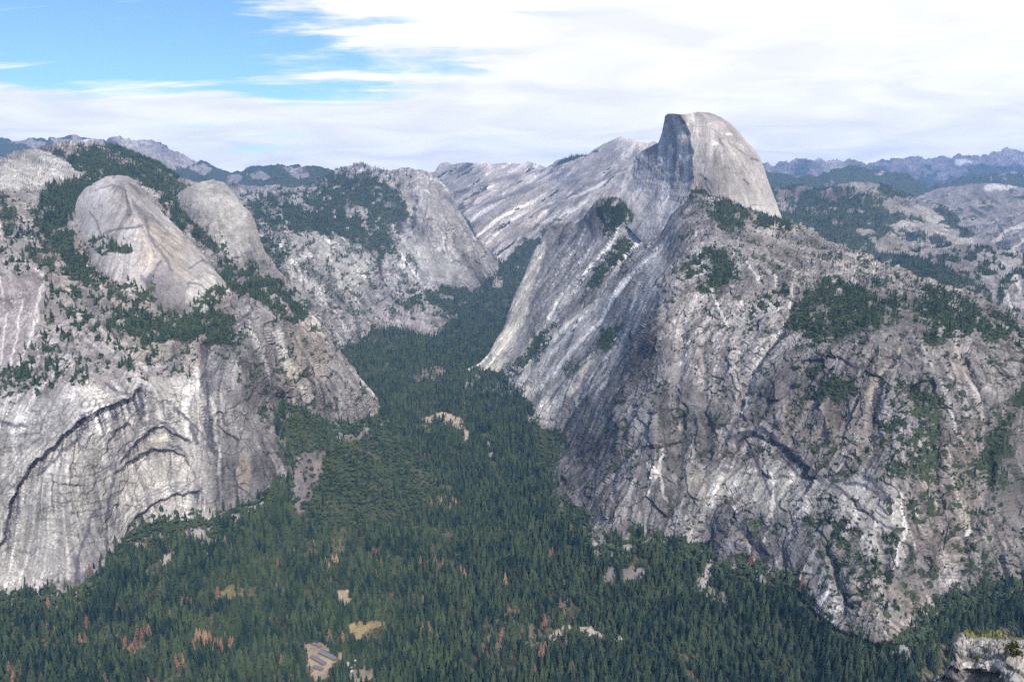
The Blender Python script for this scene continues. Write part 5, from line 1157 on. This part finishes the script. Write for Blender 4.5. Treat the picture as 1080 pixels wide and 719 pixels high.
def shrub_thing(x, yy, w, h, mat, label, seed, n=120):
    r = random.Random(seed); p = on_ledge(x, yy)
    t = bpy.data.objects.new('shrub', None); COL.objects.link(t); t.location = p; t['label'] = label; t['category'] = 'shrub'; t['group'] = 'shrubs on the foreground ledge'
    V = []; Fc = []
    for k in range(n * 3):
        a = r.uniform(0, 6.28); e = r.uniform(-.3, 1.5); q = r.random() ** .4
        lob = r.randrange(6); lx = .55 * w * math.sin(lob * 2.4 + seed); lz = h * (.15 + .5 * ((lob * .37) % 1)); q *= .62
        x_, y_, z_ = lx + w * q * math.cos(a) * math.cos(e), .6 * w * q * math.sin(a) * math.cos(e), lz + h * .4 * q * math.sin(e); sz = r.uniform(.03, .075) * max(w, h)
        b0 = len(V)
        for c in range(3): V.append((x_ + r.uniform(-1, 1) * sz, y_ + r.uniform(-1, 1) * sz, z_ + r.uniform(-1, 1) * sz))
        Fc.append((b0, b0 + 1, b0 + 2))
    mesh_obj('foliage', V, Fc, mat, t)
    V = []; Fc = []
    for k in range(5):
        a = r.uniform(0, 6.28); b0 = len(V); x_, y_ = w * .5 * math.cos(a), w * .3 * math.sin(a)
        for c in range(4): V.append((.05 * math.cos(c * 1.57), .05 * math.sin(c * 1.57), -.2))
        V.append((x_, y_, h * .7))
        for c in range(4): Fc.append((b0 + c, b0 + (c + 1) % 4, b0 + 4))
    mesh_obj('stem', V, Fc, M_BARK, t)
shrub_thing(1068, 701, .75, 1.9, M_SHRUB, 'tall dark green shrub in the cleft of the rock ledge', 1, 260); shrub_thing(1028, 694, .30, .85, M_SHRUB, 'narrow dark shrub in the crack of the ledge face', 2, 120)
shrub_thing(991, 704, .55, .6, M_SHRUB, 'olive round shrub at the left corner of the rock ledge', 3, 160); shrub_thing(1069, 721, .5, .5, M_RUSTS, 'orange shrub low on the rock ledge at the bottom edge', 4)

# ------------------------------------------------------------------ haze
me = bpy.data.meshes.new('haze'); V, Fc = box(-25000, 25000, -25000, 25000, -40, 2950); me.from_pydata(V, [], Fc); me.update()
hz = bpy.data.objects.new('haze', me); COL.objects.link(hz); hz['kind'] = 'stuff'; hz['label'] = 'thin blue haze over the distant ranges'; hz['category'] = 'haze'
m = bpy.data.materials.new('haze_air'); m.use_nodes = True; nt = m.node_tree; nt.nodes.clear()
o = nt.nodes.new('ShaderNodeOutputMaterial'); v = nt.nodes.new('ShaderNodeVolumePrincipled')
v.inputs['Color'].default_value = (.28, .50, 1.0, 1); v.inputs['Density'].default_value = 2.8e-5; v.inputs['Anisotropy'].default_value = 0.0
nt.links.new(v.outputs[0], o.inputs['Volume']); me.materials.append(m)
hz.display_type = 'WIRE'

# ------------------------------------------------------------------ sky, sun, camera
SUN_AZ = math.radians(162); SUN_EL = math.radians(42)
w = bpy.data.worlds.new('World'); scene.world = w; w.use_nodes = True; nt = w.node_tree; nt.nodes.clear(); L = nt.links.new
out = N(nt, 'ShaderNodeOutputWorld'); bg = N(nt, 'ShaderNodeBackground'); bg.inputs[1].default_value = 0.13
sk = N(nt, 'ShaderNodeTexSky', sky_type='NISHITA'); sk.sun_disc = False; sk.sun_elevation = SUN_EL; sk.sun_rotation = SUN_AZ; sk.altitude = 2000; sk.air_density = 1.0; sk.dust_density = .1; sk.ozone_density = 1
tc = N(nt, 'ShaderNodeTexCoord'); sx = N(nt, 'ShaderNodeSeparateXYZ'); L(tc.outputs['Generated'], sx.inputs[0])
def M(op, a, b=None, c=None):
    n = N(nt, 'ShaderNodeMath', operation=op)
    for k, q in enumerate((a, b, c)):
        if q is None: continue
        if isinstance(q, (int, float)): n.inputs[k].default_value = q
        else: L(q, n.inputs[k])
    return n.outputs[0]
zz = M('MAXIMUM', M('ADD', sx.outputs[2], .12), .02)
cx = M('DIVIDE', sx.outputs[0], zz); cy = M('DIVIDE', sx.outputs[1], zz)
cb = N(nt, 'ShaderNodeCombineXYZ'); L(cx, cb.inputs[0]); L(cy, cb.inputs[1])
na = N(nt, 'ShaderNodeTexNoise'); na.inputs['Scale'].default_value = .9; na.inputs['Detail'].default_value = 9; na.inputs['Roughness'].default_value = .58; na.inputs['Distortion'].default_value = .5
mp = N(nt, 'ShaderNodeMapping'); mp.inputs['Location'].default_value = (3.1, 1.7, 0); mp.inputs['Rotation'].default_value = (0, 0, .35); mp.inputs['Scale'].default_value = (.95, 1.15, 1); L(cb.outputs[0], mp.inputs[0]); L(mp.outputs[0], na.inputs[0])
# cover grows to the right of the view and in a bank along the horizon
ratio = M('DIVIDE', sx.outputs[0], M('MAXIMUM', sx.outputs[1], .05))
mr = N(nt, 'ShaderNodeMapRange', interpolation_type='SMOOTHSTEP'); mr.inputs[1].default_value = -.36; mr.inputs[2].default_value = .02; L(ratio, mr.inputs[0])
mh = N(nt, 'ShaderNodeMapRange', interpolation_type='SMOOTHSTEP'); mh.inputs[1].default_value = .165; mh.inputs[2].default_value = .095; mh.inputs[3].default_value = 0; mh.inputs[4].default_value = 1; L(sx.outputs[2], mh.inputs[0])
mb = N(nt, 'ShaderNodeMapRange'); mb.inputs[1].default_value = .1; mb.inputs[2].default_value = -.2; L(sx.outputs[1], mb.inputs[0])      # the sky behind the viewer is half covered
bias = M('ADD', M('MULTIPLY', mr.outputs[0], .37), M('MULTIPLY', mh.outputs[0], .42))
mp2 = N(nt, 'ShaderNodeMapping'); mp2.inputs['Rotation'].default_value = (0, 0, .12); mp2.inputs['Scale'].default_value = (1.1, 5.0, 1); mp2.inputs['Location'].default_value = (.4, 2.3, 0); L(cb.outputs[0], mp2.inputs[0])
ns = N(nt, 'ShaderNodeTexNoise'); ns.inputs['Scale'].default_value = .8; ns.inputs['Detail'].default_value = 7; ns.inputs['Roughness'].default_value = .6; ns.inputs['Distortion'].default_value = .3; L(mp2.outputs[0], ns.inputs[0])
st = N(nt, 'ShaderNodeMapRange', interpolation_type='SMOOTHSTEP'); st.inputs[1].default_value = .44; st.inputs[2].default_value = .72; st.inputs[4].default_value = .36; L(ns.outputs[0], st.inputs[0])
cov = M('ADD', M('ADD', na.outputs[0], bias), M('SUBTRACT', st.outputs[0], .07))
cm = N(nt, 'ShaderNodeMapRange', interpolation_type='SMOOTHSTEP'); cm.inputs[1].default_value = .51; cm.inputs[2].default_value = .82; L(cov, cm.inputs[0])
nb = N(nt, 'ShaderNodeTexNoise'); nb.inputs['Scale'].default_value = 1.7; nb.inputs['Detail'].default_value = 9; nb.inputs['Distortion'].default_value = .6; L(mp.outputs[0], nb.inputs[0])
rb = N(nt, 'ShaderNodeMapRange'); rb.inputs[1].default_value = .35; rb.inputs[2].default_value = .65; rb.inputs[3].default_value = 6.4; rb.inputs[4].default_value = 8.1; L(nb.outputs[0], rb.inputs[0])
cc = N(nt, 'ShaderNodeVectorMath', operation='SCALE'); cc.inputs[0].default_value = (1.0, .985, .962); L(rb.outputs[0], cc.inputs['Scale'])
mx = N(nt, 'ShaderNodeMix', data_type='RGBA'); tn_ = N(nt, 'ShaderNodeVectorMath', operation='MULTIPLY'); tn_.inputs[1].default_value = (.76, .97, 1.06); L(sk.outputs[0], tn_.inputs[0])
L(cm.outputs[0], mx.inputs[0]); L(tn_.outputs[0], mx.inputs[6]); L(cc.outputs[0], mx.inputs[7])
L(mx.outputs[2], bg.inputs[0]); L(bg.outputs[0], out.inputs[0])

sl = bpy.data.lights.new('sun', 'SUN'); sl.energy = 3.7; sl.angle = math.radians(1.5); sl.color = (1, .945, .865)
so = bpy.data.objects.new('sun', sl); COL.objects.link(so)
from mathutils import Vector
dv = Vector((math.sin(SUN_AZ) * math.cos(SUN_EL), math.cos(SUN_AZ) * math.cos(SUN_EL), math.sin(SUN_EL)))
so.rotation_euler = dv.to_track_quat('Z', 'Y').to_euler(); so.location = (0, 0, 3000)

cd = bpy.data.cameras.new('camera'); co = bpy.data.objects.new('camera', cd); COL.objects.link(co)
co.location = (0, 0, CAMZ); co.rotation_euler = (math.radians(80), 0, 0); cd.sensor_fit = 'HORIZONTAL'; cd.sensor_width = 36; cd.lens = 36 * F / 1080.0
cd.clip_start = 1; cd.clip_end = 200000; scene.camera = co

scene.view_settings.view_transform = 'Standard'; scene.view_settings.look = 'None'; scene.view_settings.exposure = .40; scene.view_settings.gamma = 1
scene.view_settings.use_curve_mapping = False
scene.render.engine = 'CYCLES'
cy_ = scene.cycles
cy_.max_bounces = 4; cy_.diffuse_bounces = 2; cy_.glossy_bounces = 1; cy_.transmission_bounces = 1; cy_.volume_bounces = 1; cy_.use_denoising = False
cy_.caustics_reflective = False; cy_.caustics_refractive = False
print('script', round(time.time() - T0, 1))
